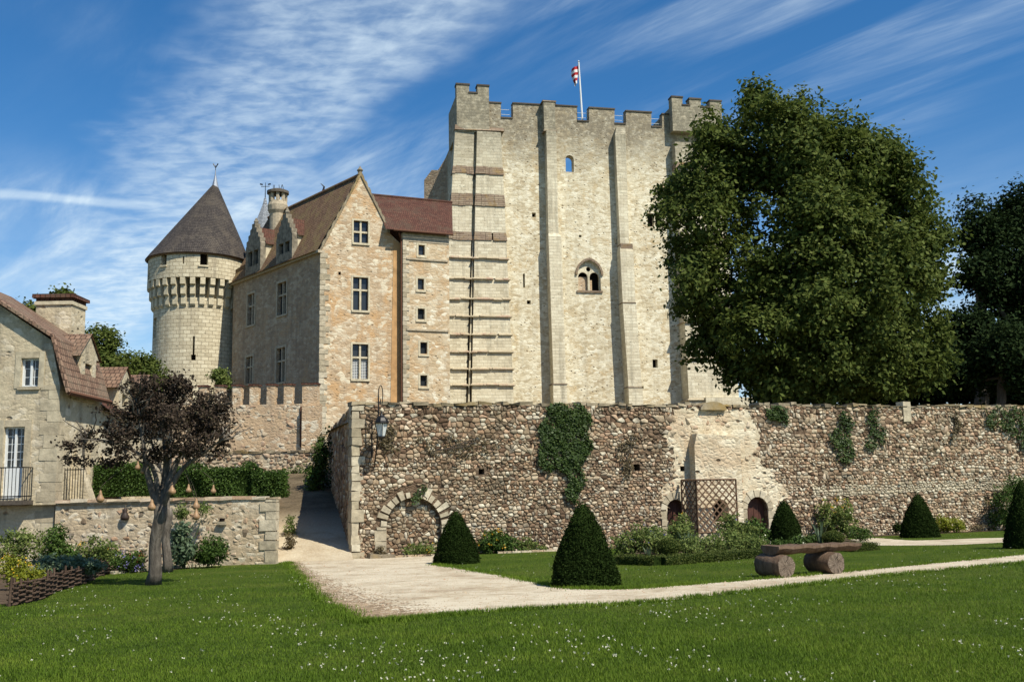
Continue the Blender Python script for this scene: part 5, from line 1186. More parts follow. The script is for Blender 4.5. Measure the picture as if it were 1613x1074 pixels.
def tree(name, label, lobes, base, top, r, leafmat, barkmat, nc, per, cr, leaf, group=None, zmin=None, shell=(.62, 1.), droop=.3, limbs=7, bias=.55, lumps=0):
    t = thing(name, label, 'tree', base, group); tr = MB(); pts = limb(tr, base, top, r, r * .55, .05, 6)
    for k in range(limbs):
        c = random.choice(lobes); p = Vector(c[0]) + Vector([random.uniform(-.5, .5) * q for q in c[1]]); limb(tr, pts[random.randint(3, 6)], p, r * .42, r * .06, .14)
    tr.build('trunk', barkmat, t, uv=False)
    P, U = blob_points(lump(lobes, lumps, .42) + [(c_, tuple(x * .78 for x in r_)) for c_, r_ in lobes] if lumps else lobes, nc, per, cr, shell, zmin); V, F_ = leaf_quads(P, leaf, U, bias, 1.6, droop); mesh_np('crown', V, F_, leafmat, t); return t

BT = [(1235, 330, 130, 165, 0), (1205, 230, 85, 85, -1), (1330, 250, 80, 75, 0), (1138, 262, 70, 85, 0), (1125, 225, 34, 45, -1), (1100, 340, 62, 95, -1), (1385, 330, 75, 95, 1), (1420, 450, 68, 95, 0), (1150, 450, 80, 100, -2), (1300, 430, 120, 130, -3), (1230, 520, 110, 80, -2), (1370, 540, 95, 70, -1), (1140, 540, 48, 48, 0), (1165, 575, 34, 32, 0), (1455, 530, 35, 50, 1), (1195, 165, 45, 30, 0), (1265, 168, 16, 22, 1), (1400, 245, 22, 32, 1), (1455, 335, 20, 30, 1), (1075, 300, 35, 40, 1), (1065, 400, 22, 40, 1), (1210, 590, 60, 40, 0), (1290, 595, 80, 45, -1), (1390, 590, 80, 45, 0), (1450, 590, 50, 40, 1), (1385, 290, 60, 60, 0), (1110, 480, 40, 50, 0), (1440, 400, 50, 60, 0)]
tree('broadleaf_tree', 'huge round dark green tree rising behind the garden wall', pxl(BT, 52, .8), at(1290, 640, 52) - Vector((0, 0, 1.0)), at(1285, 470, 52), .55, 'tree_leaf', 'bark_dark', 4200, 40, .58, .27, None, 4.0, lumps=8, shell=(.5, 1.12))
CT = [(1560, 380, 50, 55, 0), (1610, 340, 50, 45, 1), (1600, 450, 75, 60, 0), (1530, 430, 40, 22, -1), (1520, 520, 45, 40, -1), (1600, 540, 70, 60, 0), (1660, 440, 70, 120, 2)]
tree('cedar_tree', 'dark spreading cedar at the right edge behind the wall', pxl(CT, 66), at(1545, 645, 66), at(1550, 400, 66), .5, 'cedar_leaf', 'bark_grey', 1500, 42, .8, .30, 'trees behind the wall', 4.3, droop=0, lumps=9, shell=(.5, 1.05))
CT2 = [(1590, 555, 55, 55, 0), (1500, 590, 60, 45, 2), (1640, 570, 60, 60, 0)]
tree('cedar_tree', 'lower grey-green conifer in front of the dark cedar', pxl(CT2, 60), at(1575, 645, 60), at(1580, 540, 60), .3, 'cedar_leaf', 'bark_dark', 700, 42, .7, .26, 'trees behind the wall', 4.2, lumps=8)
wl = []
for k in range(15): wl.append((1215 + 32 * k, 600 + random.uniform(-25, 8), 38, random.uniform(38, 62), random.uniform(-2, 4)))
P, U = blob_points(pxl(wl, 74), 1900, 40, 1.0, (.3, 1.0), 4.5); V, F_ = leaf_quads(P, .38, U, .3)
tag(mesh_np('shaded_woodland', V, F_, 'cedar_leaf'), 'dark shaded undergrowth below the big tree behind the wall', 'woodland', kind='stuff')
for (lb, l, Y, n) in (('rounded dark tree behind the house chimney', [(155, 540, 28, 26, 0), (140, 570, 30, 25, 0), (165, 580, 30, 30, 0)], 70, 420), ('lower dark tree between house and round tower', [(212, 575, 30, 18, 0), (200, 600, 40, 30, 0), (240, 600, 25, 30, 0)], 75, 420),
                      ('sparse leafy treetop showing above the house chimney', [(101, 464, 9, 6, 0), (98, 480, 10, 14, 0)], 60, 50), ('small treetop peeking over the house roof', [(46, 492, 11, 9, 0), (50, 510, 14, 14, 0)], 60, 70)):
    L_ = pxl(l, Y); b = Vector(L_[-1][0]); tree('background_tree', lb, L_, (b.x, b.y, 3), b, .25, 'tree_leaf', 'bark_dark', n, 30, .55, .26, 'trees behind the house', limbs=4)

# purple-leaved trees on the lawn
pb = gnd(240, 921)
def ornamental(label, base, Y, stems, lobes, r, nc, grp):
    t = thing('purple_tree', label, 'tree', base, grp); tr = MB()
    fork = at(*stems[0], Y); n = 7; pts = [Vector(base).lerp(fork, k / n) + Vector((math.sin(k * 1.3) * .035, math.cos(k * 1.9) * .02, 0)) for k in range(n + 1)]
    tr.tube(pts, [r * 1.35, r * 1.08, r, r * .96, r * .94, r * .95, r, r * 1.05], 18, rough=.05)
    for (pa, pb_, pc, off, rr) in stems[1]:
        p = [fork - Vector((0, 0, .15)), at(*pa, Y + off * .4), at(*pb_, Y + off * .8), at(*pc, Y + off)]; q = smooth_line(p, 4); tr.tube(q, [rr + (rr * .18 - rr) * k / (len(q) - 1) for k in range(len(q))], 10, rough=.06)
        for s in range(11): o = Vector(q[random.randint(5, len(q) - 1)]); limb(tr, o, o + Vector((random.uniform(-.6, .6), random.uniform(-.6, .6), random.uniform(-.05, .6))), rr * .28, .008, .2)
    tr.build('trunk', 'bark_grey', t, uv=False, smooth=True)
    P, U = blob_points(lump(pxl(lobes, Y), 7, .42), nc, 18, .13, (.4, 1.25)); V, F_ = leaf_quads(P, .075, U, .35, 1.5, .4); mesh_np('crown', V, F_, 'purple_leaf', t); return t
ornamental('gnarled tree with dark purple leaves and gourds hung in its branches', pb, 20.65, ((252, 795), [((232, 745), (226, 700), (214, 625), -.2, .085), ((262, 740), (258, 680), (250, 610), .3, .10), ((275, 735), (300, 690), (330, 640), .1, .085), ((282, 745), (318, 715), (352, 690), -.4, .07), ((240, 735), (190, 700), (130, 690), -.2, .06)]),
           [(205, 625, 36, 32, 0), (255, 615, 40, 26, .2), (305, 640, 48, 38, .1), (335, 680, 26, 28, -.2), (275, 680, 52, 34, -.3), (200, 670, 42, 30, -.2), (150, 690, 34, 17, 0), (120, 702, 20, 13, 0), (230, 715, 30, 12, -.2), (300, 715, 30, 14, 0), (353, 690, 14, 12, 0), (112, 722, 9, 12, 0), (135, 725, 14, 12, 0), (350, 712, 10, 14, 0), (180, 720, 26, 14, 0), (270, 645, 60, 40, .3), (215, 655, 50, 42, .3), (325, 660, 40, 30, 0)],   .125, 820, 'purple-leaved trees on the left lawn')
pb2 = gnd(262, 901)
ornamental('second purple tree with a straight trunk just behind the gnarled one', pb2, pb2.y, ((263, 800), [((265, 760), (272, 700), (285, 640), .2, .07), ((258, 755), (240, 700), (225, 650), .1, .06)]), [(270, 650, 45, 35, 0), (225, 660, 35, 30, 0), (320, 665, 30, 30, 0)], .11, 170, 'purple-leaved trees on the left lawn')

# gourds
GD = [('beside the left limb', 217, 735, 20.3), ('at the trunk fork', 239, 797, 20.35), ('on the right side of the fork', 271, 772, 20.3), ('between the right-hand limbs', 297, 771, 20.2), ('small and round, at the far right', 336, 772, 20.4), ('upper of the pair right of the trunk', 309, 796, 20.3), ('lower of the pair right of the trunk', 309, 812, 20.25), ('low at the far left by the wall top', 158, 784, 20.2), ('high among the left twigs', 226, 741, 20.6)]
def gourd(label, px, py, Y, mat='gourd'):
    p = at(px, py, Y); t = thing('gourd', label, 'gourd', p, 'gourds hung in the purple tree'); k = random.uniform(.75, 1.1)
    MB().lathe(p, [(.004, -.085 * k), (.05 * k, -.075 * k), (.075 * k, -.035 * k), (.07 * k, 0.0), (.042 * k, .04 * k), (.030 * k, .075 * k), (.022 * k, .12 * k), (.006, .15 * k)], 14).build('body', mat, t, smooth=True)
    tp = p + Vector((0, 0, .14 * k)); tg = at(262 + (px - 262) * .62, min(py - 26, 735), 20.65); md = tp.lerp(tg, .35) + Vector((0, 0, .07)); MB().tube(smooth_line([tuple(tp), tuple(tp + Vector((0, 0, .06))), tuple(md), tuple(tg)], 4), .0045, 4).build('hanging_twig', 'bark_dark', t)
for w_, x, y, Y in GD: gourd('tan dried gourd hanging ' + w_, x, y, Y)
p = RW.P(RW.u(350, 821), RW.z(350, 821), .02); t = thing('stone_niche', 'small pale stone bowl fixed to the retaining wall right of the trunk', 'niche', p)
MB().box(RW, RW.u(344, 821), RW.u(357, 821), RW.z(350, 826), RW.z(350, 821), 0, .12, .008).build('ledge', 'white_stone', t); MB().lathe(RW.P(RW.u(351, 818), RW.z(350, 818) - .02, .06), [(.02, -.06), (.07, -.03), (.08, .06), (.06, .06)], 12).build('bowl', 'dark_void', t)
p = RW.P(RW.u(198, 812), RW.z(198, 812), .05); t = thing('gourd', 'black gourd-shaped ornament on the retaining wall left of the trunk', 'gourd', p, 'gourds hung in the purple tree')
MB().lathe(p, [(.01, -.13), (.11, -.11), (.13, -.03), (.07, .07), (.055, .11), (.07, .17), (.04, .22), (.01, .23)], 14).build('body', 'gourd_dark', t, smooth=True); MB().tube([p + Vector((0, 0, .22)), p + Vector((.02, 0, .45))], .006, 4).build('hanging_string', 'string', t)  # near-black gourd shape with a string, close against the wall

# ------------------------------------------------------------------ hedges and topiary
def surf_leaves(tris_fn, n, size, mat, parent, name='foliage', out=.03, bias=.35):
    P, U = tris_fn(n); P = P + U * RNG.normal(0, out, len(P))[:, None]; V, F_ = leaf_quads(P, size, U, bias, 1.5); return mesh_np(name, V, F_, mat, parent)
def box_sampler(a, b, jitter=0.):
    a, b = np.array(a), np.array(b)
    def f(n):
        s = b - a; ar = np.array([s[1] * s[2], s[1] * s[2], s[0] * s[2], s[0] * s[2], s[0] * s[1]]); fc = RNG.choice(5, n, p=ar / ar.sum()); P = a + RNG.uniform(size=(n, 3)) * s; U = np.zeros((n, 3))
        for k, (ax, v, sg) in enumerate(((0, a[0], -1), (0, b[0], 1), (1, a[1], -1), (1, b[1], 1), (2, b[2], 1))): m = fc == k; P[m, ax] = v; U[m, ax] = sg
        P += U * (np.sin(P @ np.array([3.1, 2.3, 4.1]))[:, None] * .03 + np.sin(P @ np.array([7.3, 5.1, 1.9]))[:, None] * .02) * (1 + jitter); return P, U
    return f
def hedge_run(name, label, px0, px1, ytop, ybot, Y, depth, mat, n, leaf, cat='hedge', jitter=0.):
    a, b = at(px0, ybot, Y), at(px1, ytop, Y); t = thing(name, label, cat, ((a.x + b.x) / 2, Y, a.z)); lo = (a.x, Y - .0, a.z); hi = (b.x, Y + depth, b.z)
    m_ = MB(); e = .05; m_.hexa([(lo[0] + e, lo[1] + e, lo[2]), (hi[0] - e, lo[1] + e, lo[2]), (hi[0] - e, hi[1] - e, lo[2]), (lo[0] + e, hi[1] - e, lo[2]), (lo[0] + e, lo[1] + e, hi[2] - e), (hi[0] - e, lo[1] + e, hi[2] - e), (hi[0] - e, hi[1] - e, hi[2] - e), (lo[0] + e, hi[1] - e, hi[2] - e)]); m_.build('hedge_core', 'yew_leaf', t)
    surf_leaves(box_sampler(lo, hi, jitter), n, leaf, mat, t, 'foliage', .05); return t
hedge_run('clipped_hedge', 'clipped green hedge on the terrace left of the purple tree', 129, 225, 732, 783, 32.6, .8, 'hedge_leaf', 9000, .07)
hedge_run('clipped_hedge', 'looser green hedge on the terrace right of the purple tree', 270, 400, 737, 783, 32.4, .8, 'hedge_leaf', 11000, .075, jitter=1.5)
hedge_run('clipped_hedge', 'low clipped end of the terrace hedge beside the ramp', 396, 443, 746, 784, 32.2, .9, 'hedge_leaf', 5000, .07)

def cone_profile(t): return (1 - t) ** .72 * (1 + .42 * t * (1 - t)) if t < .97 else .06 * (1 - t) / .03
def topiary_proto():
    t = thing('topiary_cone', '', 'topiary', (0, 0, 0), 'clipped yew cones in the garden'); H_ = 1.0; R_ = .40
    pr = [(R_ * .86, .0)] + [(R_ * .91 * cone_profile(k / 14), k / 14 * .97) for k in range(0, 14)] + [(.012, .965)]
    MB().lathe((0, 0, 0), pr, 28).build('core', 'yew_leaf', t)
    n = 15000; h = 1 - np.sqrt(RNG.uniform(0, 1, n)) ; h = np.clip(h, 0, .985); a = RNG.uniform(0, 2 * np.pi, n); r = np.array([R_ * cone_profile(x) for x in h])
    r *= 1 + .04 * np.sin(a * 2 + 1) * (1 - h) + .03 * np.sin(a * 3 + h * 9) + .025 * np.sin(a * 7 - h * 13) + .02 * np.sin(a * 11 + h * 31); r += RNG.normal(0, .008, n) + (RNG.random(n) < .06) * RNG.uniform(0, .035, n)
    P = np.stack([r * np.cos(a), r * np.sin(a), h * H_ + .005], 1); U = np.stack([np.cos(a), np.sin(a), np.full(n, .45)], 1); V, F_ = leaf_quads(P, .036, U, .3, 2.0); mesh_np('foliage', V, F_, 'yew_leaf', t)
    MB().tube([(0, 0, -.05), (0, 0, .2)], .03, 6).build('trunk', 'bark_dark', t); return t
CN = [('big dark yew cone standing alone at the path edge', 922, 922, 789, 872, 974), ('dark yew cone in front of the blocked stone arch', 720, 887, 802, 686, 755), ('small yew cone beside the right-hand arched door', 1238, 857, 786, 1210, 1266), ('broad yew cone on bare ground before the right-hand wall', 1449, 846, 776, 1421, 1477), ('dark yew cone cut off by the right edge', 1616, 863, 755, 1587, 1646)]
pt = topiary_proto()
for i, (lb, x, yb, yt, x0, x1) in enumerate(CN):
    o = pt if i == 0 else copy_tree(pt); b = gnd(x, yb); o['label'] = lb; o.location = b; h = at(x, yt, b.y).z - b.z; w_ = (at(x1, yb, b.y).x - at(x0, yb, b.y).x) / .80; o.scale = (w_, w_, h); o.rotation_euler = (random.uniform(-.02, .02), random.uniform(-.02, .02), random.uniform(0, 6))

def ball(name, label, x, yb, yt, w_px, mat, n=2500, leaf=.035, cat='shrub', grp=None):
    b = gnd(x, yb); s = b.y / FPX; rx = w_px * s / 2; rz = (yb - yt) * s / 2; t = thing(name, label, cat, b, grp); c = np.array([b.x, b.y, b.z + rz])
    d = RNG.normal(size=(n, 3)); d /= np.linalg.norm(d, axis=1)[:, None]; P = c + d * np.array([rx, rx, rz]) * RNG.uniform(.93, 1.04, n)[:, None]; V, F_ = leaf_quads(P, leaf, d, .35, 1.5); mesh_np('foliage', V, F_, mat, t)
    MB().lathe((b.x, b.y, b.z), [(rx * .3, 0), (rx * .85, rz * .5), (rx * .92, rz), (rx * .7, rz * 1.6), (.02, rz * 1.9)], 14).build('core', 'yew_leaf', t); return t
ball('box_ball', 'round olive box ball in the middle of the flower bed', 1054, 876, 848, 36, 'box_leaf', grp='clipped box balls'); ball('box_ball', 'olive box ball behind the right end of the log bench', 1313, 858, 836, 34, 'box_leaf', grp='clipped box balls')
# low box edging, run along ground points
def edging(label, pts, h, w_, n):
    P0 = [gnd(*p) for p in pts]; t = thing('box_edging', label, 'hedge', P0[0], 'low box edging of the flower bed')
    m_ = MB(); Ps, Us = [], []; L_ = [(b - a).length for a, b in zip(P0, P0[1:])]
    for a, b, l in zip(P0, P0[1:], L_):
        d = (b - a).normalized(); s = Vector((-d.y, d.x, 0)) * w_ / 2; m_.hexa([a - s * .7 + d * .08, b - s * .7 - d * .04, b + s * .7 - d * .04, a + s * .7 + d * .08] + [q + Vector((0, 0, h * .86)) for q in (a - s * .7 + d * .08, b - s * .7 - d * .04, b + s * .7 - d * .04, a + s * .7 + d * .08)])
        k = int(n * l / sum(L_)); u = RNG.uniform(-.03, 1.02, k); fc = RNG.choice(3, k, p=[.4, .2, .4]); base = np.array(a) + u[:, None] * np.array(b - a); S = np.array(s); off = np.where(fc == 0, -1, np.where(fc == 2, 1, RNG.uniform(-1, 1, k))); zz = np.where(fc == 1, h, RNG.uniform(0, h, k))
        wob = 1 + .08 * np.sin(u * l * 5); p = base + S * (off * wob)[:, None]; p[:, 2] += zz * (1 + .06 * np.sin(u * l * 3.3)); Ps.append(p); Us.append(np.where((fc == 1)[:, None], [[0, 0, 1.]], np.sign(off)[:, None] * S / np.linalg.norm(S)))
    m_.build('core', 'yew_leaf', t); P = np.concatenate(Ps) + RNG.normal(0, .012, (sum(map(len, Ps)), 3)); V, F_ = leaf_quads(P, .035, np.concatenate(Us), .35, 1.5); mesh_np('foliage', V, F_, 'box_leaf', t)
edging('low clipped box edging in front of the flower bed', [(972, 888), (1040, 890), (1120, 884), (1212, 876)], .2, .45, 9000); edging('short box edging stub at the right end of the bench', [(1335, 869), (1376, 866)], .19, .4, 2500)

# ------------------------------------------------------------------ ivy
def ivy(label, fr, poly_px, n, leaf=.10, thick=.16, mat='ivy_leaf', holes=.25, w0=.06):
    q = [fr.uz(*p) for p in poly_px]; us_ = [p[0] for p in q]; zs = [p[1] for p in q]; P, U = [], []; cen = (sum(us_) / len(q), sum(zs) / len(q))
    t = thing('ivy', label, 'ivy', fr.P(cen[0], min(zs), .05), 'climbing plants on the garden wall'); i = 0; ph = random.uniform(0, 9)
    while len(P) < n and i < n * 12:
        i += 1; u, z = random.uniform(min(us_) - .1, max(us_) + .1), random.uniform(min(zs) - .05, max(zs) + .08); uu, zz_ = u + .13 * math.sin(z * 6 + ph) + random.gauss(0, .05), z + .1 * math.sin(u * 7 + ph) + random.gauss(0, .05)
        if not inside(q, uu, zz_): continue
        c = math.sin(u * 4.3 + ph) * math.sin(z * 5.1 + ph * 2) + .5 * math.sin(u * 11 + z * 9)
        if c < -.75 and random.random() < holes * 3: continue
        p = fr.P(u, z, w0 + thick * (.35 + .45 * (c + 1.2) / 2.4) * random.random() ** .5); P.append(p); U.append(fr.n * .8 + Vector((0, 0, .6)))
    V, F_ = leaf_quads(np.array([list(p) for p in P]), leaf, np.array([list(u) for u in U]), .5, 1.25, .6); mesh_np('leaves', V, F_, mat, t)
    m_ = MB()
    for k in range(5):
        a = random.choice(q); b_ = (cen[0] + random.uniform(-.3, .3), cen[1]); m_.tube([fr.P(a[0], a[1], .06), fr.P((a[0] + b_[0]) / 2 + .1, (a[1] + b_[1]) / 2, .10), fr.P(b_[0], b_[1], .09)], [.008, .014, .018], 5)
    m_.build('stems', 'bark_dark', t); return t
ivy('large ivy patch tapering down the middle of the garden wall', W, [(862, 640), (906, 638), (926, 650), (928, 690), (922, 730), (914, 745), (914, 780), (905, 792), (894, 776), (890, 745), (868, 740), (850, 730), (842, 708), (856, 690), (850, 660)], 5200)
ivy('small ivy tuft just below the wall top beside the pale plaster', W, [(1207, 643), (1240, 642), (1240, 658), (1226, 668), (1212, 658)], 500)
ivy('hanging creeper left of the pair on the right-hand wall', W, [(1318, 655), (1336, 650), (1340, 690), (1344, 722), (1332, 738), (1320, 718), (1306, 700)], 900, mat='ivy_leaf')
ivy('thin creeper right of the pair on the right-hand wall', W, [(1368, 645), (1380, 648), (1388, 680), (1395, 700), (1372, 712), (1362, 690)], 420)
ivy('dark thin weed hanging below the stone post', W, [(1499, 655), (1507, 660), (1505, 692), (1499, 690)], 160, mat='dry_leaf')
ivy('ivy spilling over the wall top at the right edge', W, [(1545, 645), (1640, 642), (1640, 700), (1606, 710), (1590, 680), (1552, 668)], 1500)
ivy('dry brown creeper below the ivy in the wall middle', W, [(985, 680), (998, 690), (990, 755), (976, 745), (972, 700)], 260, .08, .1, 'dry_leaf')
ivy('dry stems and weeds beside the wall lamp', W, [(604, 672), (625, 680), (620, 715), (600, 712)], 260, .08, .1, 'dry_leaf')
ivy('mossy plants over the crown of the blocked arch', W, [(655, 770), (668, 768), (668, 790), (652, 792)], 160, .07, .1, 'ivy_leaf')
ivy('brown dried creeper across the upper wall left of the ivy', W, [(660, 690), (760, 685), (790, 705), (740, 722), (670, 712)], 420, .07, .06, 'dry_leaf')
ivy('dark ivy over the far end of the shaded side wall', WS, [(505, 690), (530, 668), (530, 760), (500, 800), (496, 720)], 1500, .12, .4, 'cedar_leaf')
ivy('small green plants growing at the foot of the crenellated wall', LW, [(445, 735), (497, 738), (497, 752), (470, 760), (440, 752)], 500, .09, .2, 'hedge_leaf')
p_ = at(345, 598, 84); t = thing('self_seeded_shrub', 'bright green shrub growing at the foot of the round tower', 'shrub', (p_.x, 84, p_.z - 1)); P, U = blob_points(pxl([(345, 592, 13, 11, 0), (352, 603, 12, 10, 0)], 84), 120, 22, .35, (.2, 1)); V, F_ = leaf_quads(P, .22, U, .4); mesh_np('foliage', V, F_, 'herb_leaf', t)

# ------------------------------------------------------------------ bed plants
def bush(label, lob, Y, n, leaf, mat, flowers=None, cr=.10, cat='plant', grp='bed plants along the walls', shell=(.2, 1.)):
    L_ = pxl(lob, Y); c = L_[0][0]; t = thing('bed_plant', label, cat, (c[0], c[1], gz(c[0], c[1])), grp)
    P, U = blob_points(L_, max(10, n // 6), 14, cr, shell); m = P[:, 2] > GZ + GX * P[:, 0] + GY * P[:, 1]; V, F_ = leaf_quads(P[m], leaf, U[m], .4, 1.8, -.3); mesh_np('foliage', V, F_, mat, t)
    if flowers:
        fm, k, fs, zlo = flowers; P, U = blob_points([(c_, (r[0] * 1.02, r[1], r[2] * 1.05)) for c_, r in L_], k, 4, fs * 1.2, (.85, 1.0)); zc_ = np.mean([l[0][2] for l in L_]); m = P[:, 2] > zc_ + zlo; 
        if m.sum() > 2: V, F_ = leaf_quads(P[m], fs, U[m], .5, 1.1); mesh_np('flowers', V, F_, fm, t)['kind'] = 'stuff'
    st_ = MB(); b = Vector((c[0], c[1], gz(c[0], c[1])))
    for k in range(6):
        l = random.choice(L_); limb(st_, b + Vector((random.uniform(-.15, .15) * 2, random.uniform(-.1, .1), 0)), Vector(l[0]) + Vector((random.uniform(-.5, .5) * l[1][0], 0, random.uniform(0, .6) * l[1][2])), .012, .005, .1, 3)
    st_.build('stems', mat, t, uv=False); return t
def wy(px, w): p = W.P(W.u(px, 840), 0, w); return p.y
bush('leafy green shrub with yellow flowers right of the arch cone', [(778, 855, 26, 20, 0), (800, 860, 20, 16, 0)], wy(785, .6), 1500, .10, 'hedge_leaf', ('petal_yellow', 22, .06, -.1))
bush('wispy grey-green herbs between the arch cone and the big cone', [(832, 862, 20, 16, 0), (850, 868, 14, 10, 0)], wy(835, .6), 700, .08, 'herb_leaf', ('petal_violet', 12, .04, .0))
bush('weeds and orange flowers growing inside the blocked arch', [(655, 868, 22, 12, 0), (675, 864, 16, 14, 0)], wy(660, .3), 700, .07, 'herb_leaf', ('petal_yellow', 16, .045, -.1))
bush('dry brown stems left of the blocked arch foot', [(600, 870, 10, 12, 0)], wy(600, .3), 260, .06, 'dry_leaf')
bush('small brown weed at the left foot of the side wall', [(458, 850, 9, 14, 0), (455, 868, 8, 8, 0)], 31.5, 350, .07, 'dry_leaf')
bush('grass tuft on the bank beside the ramp', [(458, 830, 8, 20, 0)], 33.5, 350, .07, 'herb_leaf')
bush('violet flowering herbs left of the lattice', [(985, 856, 24, 22, 0), (1010, 850, 20, 24, 0), (1040, 856, 18, 18, 0)], 27.5, 1500, .08, 'herb_leaf', ('petal_violet', 30, .05, .0))
bush('tall grey-green grasses at the lattice foot', [(1030, 848, 20, 20, 0), (1075, 845, 22, 24, 0)], 29., 1100, .10, 'herb_leaf')
bush('broad green shrub in front of the right arched door', [(1188, 838, 22, 20, 0), (1165, 850, 22, 16, 0)], 30.5, 1900, .10, 'hedge_leaf', ('petal_white', 10, .05, .0))
bush('dense green ground plants behind the box edging', [(1100, 860, 36, 18, 0), (1145, 856, 36, 20, 0), (1190, 858, 24, 16, 0)], 26.5, 2400, .07, 'herb_leaf')
bush('leafy plants with white flowers beside the small yew cone', [(1262, 852, 16, 9, 0), (1235, 858, 26, 7, 0)], 30., 1200, .085, 'hedge_leaf', ('petal_white', 18, .05, -.05))
bush('tall stand of yellow flowers against the right-hand wall', [(1300, 818, 14, 34, 0), (1325, 815, 20, 34, 0), (1340, 835, 18, 18, 0)], wy(1320, .6), 1700, .10, 'herb_leaf', ('petal_yellow', 75, .06, .25))
bush('green ground cover right of the yellow flowers', [(1355, 840, 20, 10, 0), (1290, 850, 26, 9, 0)], 32.5, 900, .08, 'hedge_leaf')
bush('tall mixed herbs with blue flowers right of the lattice', [(1150, 832, 20, 26, 0), (1175, 840, 18, 20, 0)], 29.5, 1200, .09, 'herb_leaf', ('petal_violet', 16, .05, .05))
bush('feathery pale herbs left of the lattice screen', [(1075, 835, 16, 30, 0), (1060, 845, 16, 20, 0)], 30.5, 900, .08, 'herb_leaf', ('petal_yellow', 10, .04, .1))
bush('lime green low plant right of the broad yew cone', [(1500, 828, 22, 11, 0), (1485, 822, 12, 12, 0)], wy(1495, .7), 800, .09, 'lime_leaf')
bush('small dark bush left of the broad yew cone', [(1414, 832, 6, 9, 0)], wy(1412, .5), 260, .07, 'yew_leaf')
bush('tall airy shrub against the wall near the right edge', [(1585, 795, 26, 34, 0), (1600, 770, 18, 22, 0), (1575, 820, 20, 14, 0)], wy(1585, .9), 1900, .09, 'hedge_leaf', cr=.16)
bush('brown low heather at the wall foot by the broad cone', [(1540, 830, 14, 5, 0)], wy(1530, .5), 200, .06, 'dry_leaf')
# left bed
bush('pale green flowering herb at the wattle fence end', [(38, 908, 26, 20, 0), (20, 895, 24, 22, 0), (60, 912, 18, 14, 0)], 20.5, 1400, .06, 'lime_leaf', ('petal_yellow', 40, .04, 0))
bush('blue-green leafy vegetables behind the wattle fence', [(75, 895, 24, 18, 0), (110, 892, 26, 16, 0), (140, 892, 20, 12, 0)], 22., 1700, .11, 'iris_leaf')
bush('tall grey plant against the left end of the retaining wall', [(45, 858, 30, 30, 0), (80, 862, 24, 30, 0), (20, 862, 26, 30, 0)], 25., 1500, .08, 'herb_leaf')
bush('dark shadowy perennial clump in the left bed', [(100, 878, 24, 18, 0), (90, 850, 10, 26, 0)], 24.5, 1100, .08, 'hedge_leaf')
bush('orange and yellow flowers in the left bed', [(132, 872, 24, 20, 0), (152, 860, 18, 18, 0), (168, 868, 18, 16, 0)], 25.5, 1000, .07, 'herb_leaf', ('petal_yellow', 34, .045, -.05))
bush('mounded green perennial left of the purple tree', [(185, 882, 28, 14, 0), (165, 880, 20, 14, 0)], 26.5, 1000, .07, 'hedge_leaf', ('petal_violet', 24, .04, -.05))
bush('reddish-leaved plants left of the trunk', [(216, 880, 14, 12, 0)], 27., 500, .07, 'herb_leaf', ('petal_red', 34, .05, -.1))
bush('violet flowering edging plants beside the trunk', [(205, 892, 20, 7, 0)], 26.5, 500, .06, 'yew_leaf', ('petal_violet', 30, .04, -.1))
bush('strappy blue-green plant just right of the trunks', [(290, 868, 18, 22, 0), (285, 840, 12, 18, 0)], 27.8, 1100, .13, 'iris_leaf')
bush('rounded bright green shrub against the retaining wall', [(335, 866, 24, 22, 0), (322, 878, 16, 10, 0)], 28., 1900, .075, 'hedge_leaf')
bush('climbing greenery over the retaining wall top right of the trunk', [(285, 806, 12, 14, 0), (322, 800, 10, 12, 0)], 28.9, 500, .07, 'herb_leaf')
def spiky(label, px, yb, h_px, n, mat='iris_leaf'):
    b = gnd(px, yb); s = b.y / FPX; t = thing('sword_leaf_plant', label, 'plant', b, 'bed plants along the walls'); V, F_ = [], []
    for k in range(n):
        a = random.uniform(0, 6.28); l = h_px * s * random.uniform(.6, 1.05); d = Vector((math.cos(a), math.sin(a), 0)); o = b + d * random.uniform(0, .1); tilt = random.uniform(.08, .45); wd = Vector((-d.y, d.x, 0)) * .022; i = len(V); m1 = o + d * l * tilt * .4 + Vector((0, 0, l * .6)); tp = o + d * l * tilt + Vector((0, 0, l * .97))
        V += [o - wd, o + wd, m1 + wd, m1 - wd, tp]; F_ += [(i, i + 1, i + 2, i + 3), (i + 3, i + 2, i + 4)]
    me = bpy.data.meshes.new('leaves'); me.from_pydata([tuple(v - b) for v in V], [], F_); link('leaves', me, mat, t)
spiky('spiky iris clump left of the box ball', 1033, 872, 36, 26); spiky('spiky iris clump right of the box ball', 1085, 873, 38, 28); spiky('tall iris fan behind the log bench', 1292, 858, 40, 18); spiky('iris leaves low in the bed front', 1022, 876, 18, 14)

L_ = pxl([(506, 715, 10, 26, 0), (497, 750, 13, 30, 0), (490, 782, 11, 16, 0)], 42.5); t = thing('overgrown_shrub', 'dark overgrown shrub hanging beside the shaded ramp', 'shrub', (L_[1][0][0], 42.5, 1.4)); P, U = blob_points(L_, 170, 22, .2, (.2, 1)); V, F_ = leaf_quads(P, .13, U, .4); mesh_np('foliage', V, F_, 'hedge_leaf', t)
m_ = MB(); limb(m_, (L_[1][0][0], 42.5, 1.3), L_[0][0], .05, .02); m_.build('stems', 'bark_dark', t, uv=False)
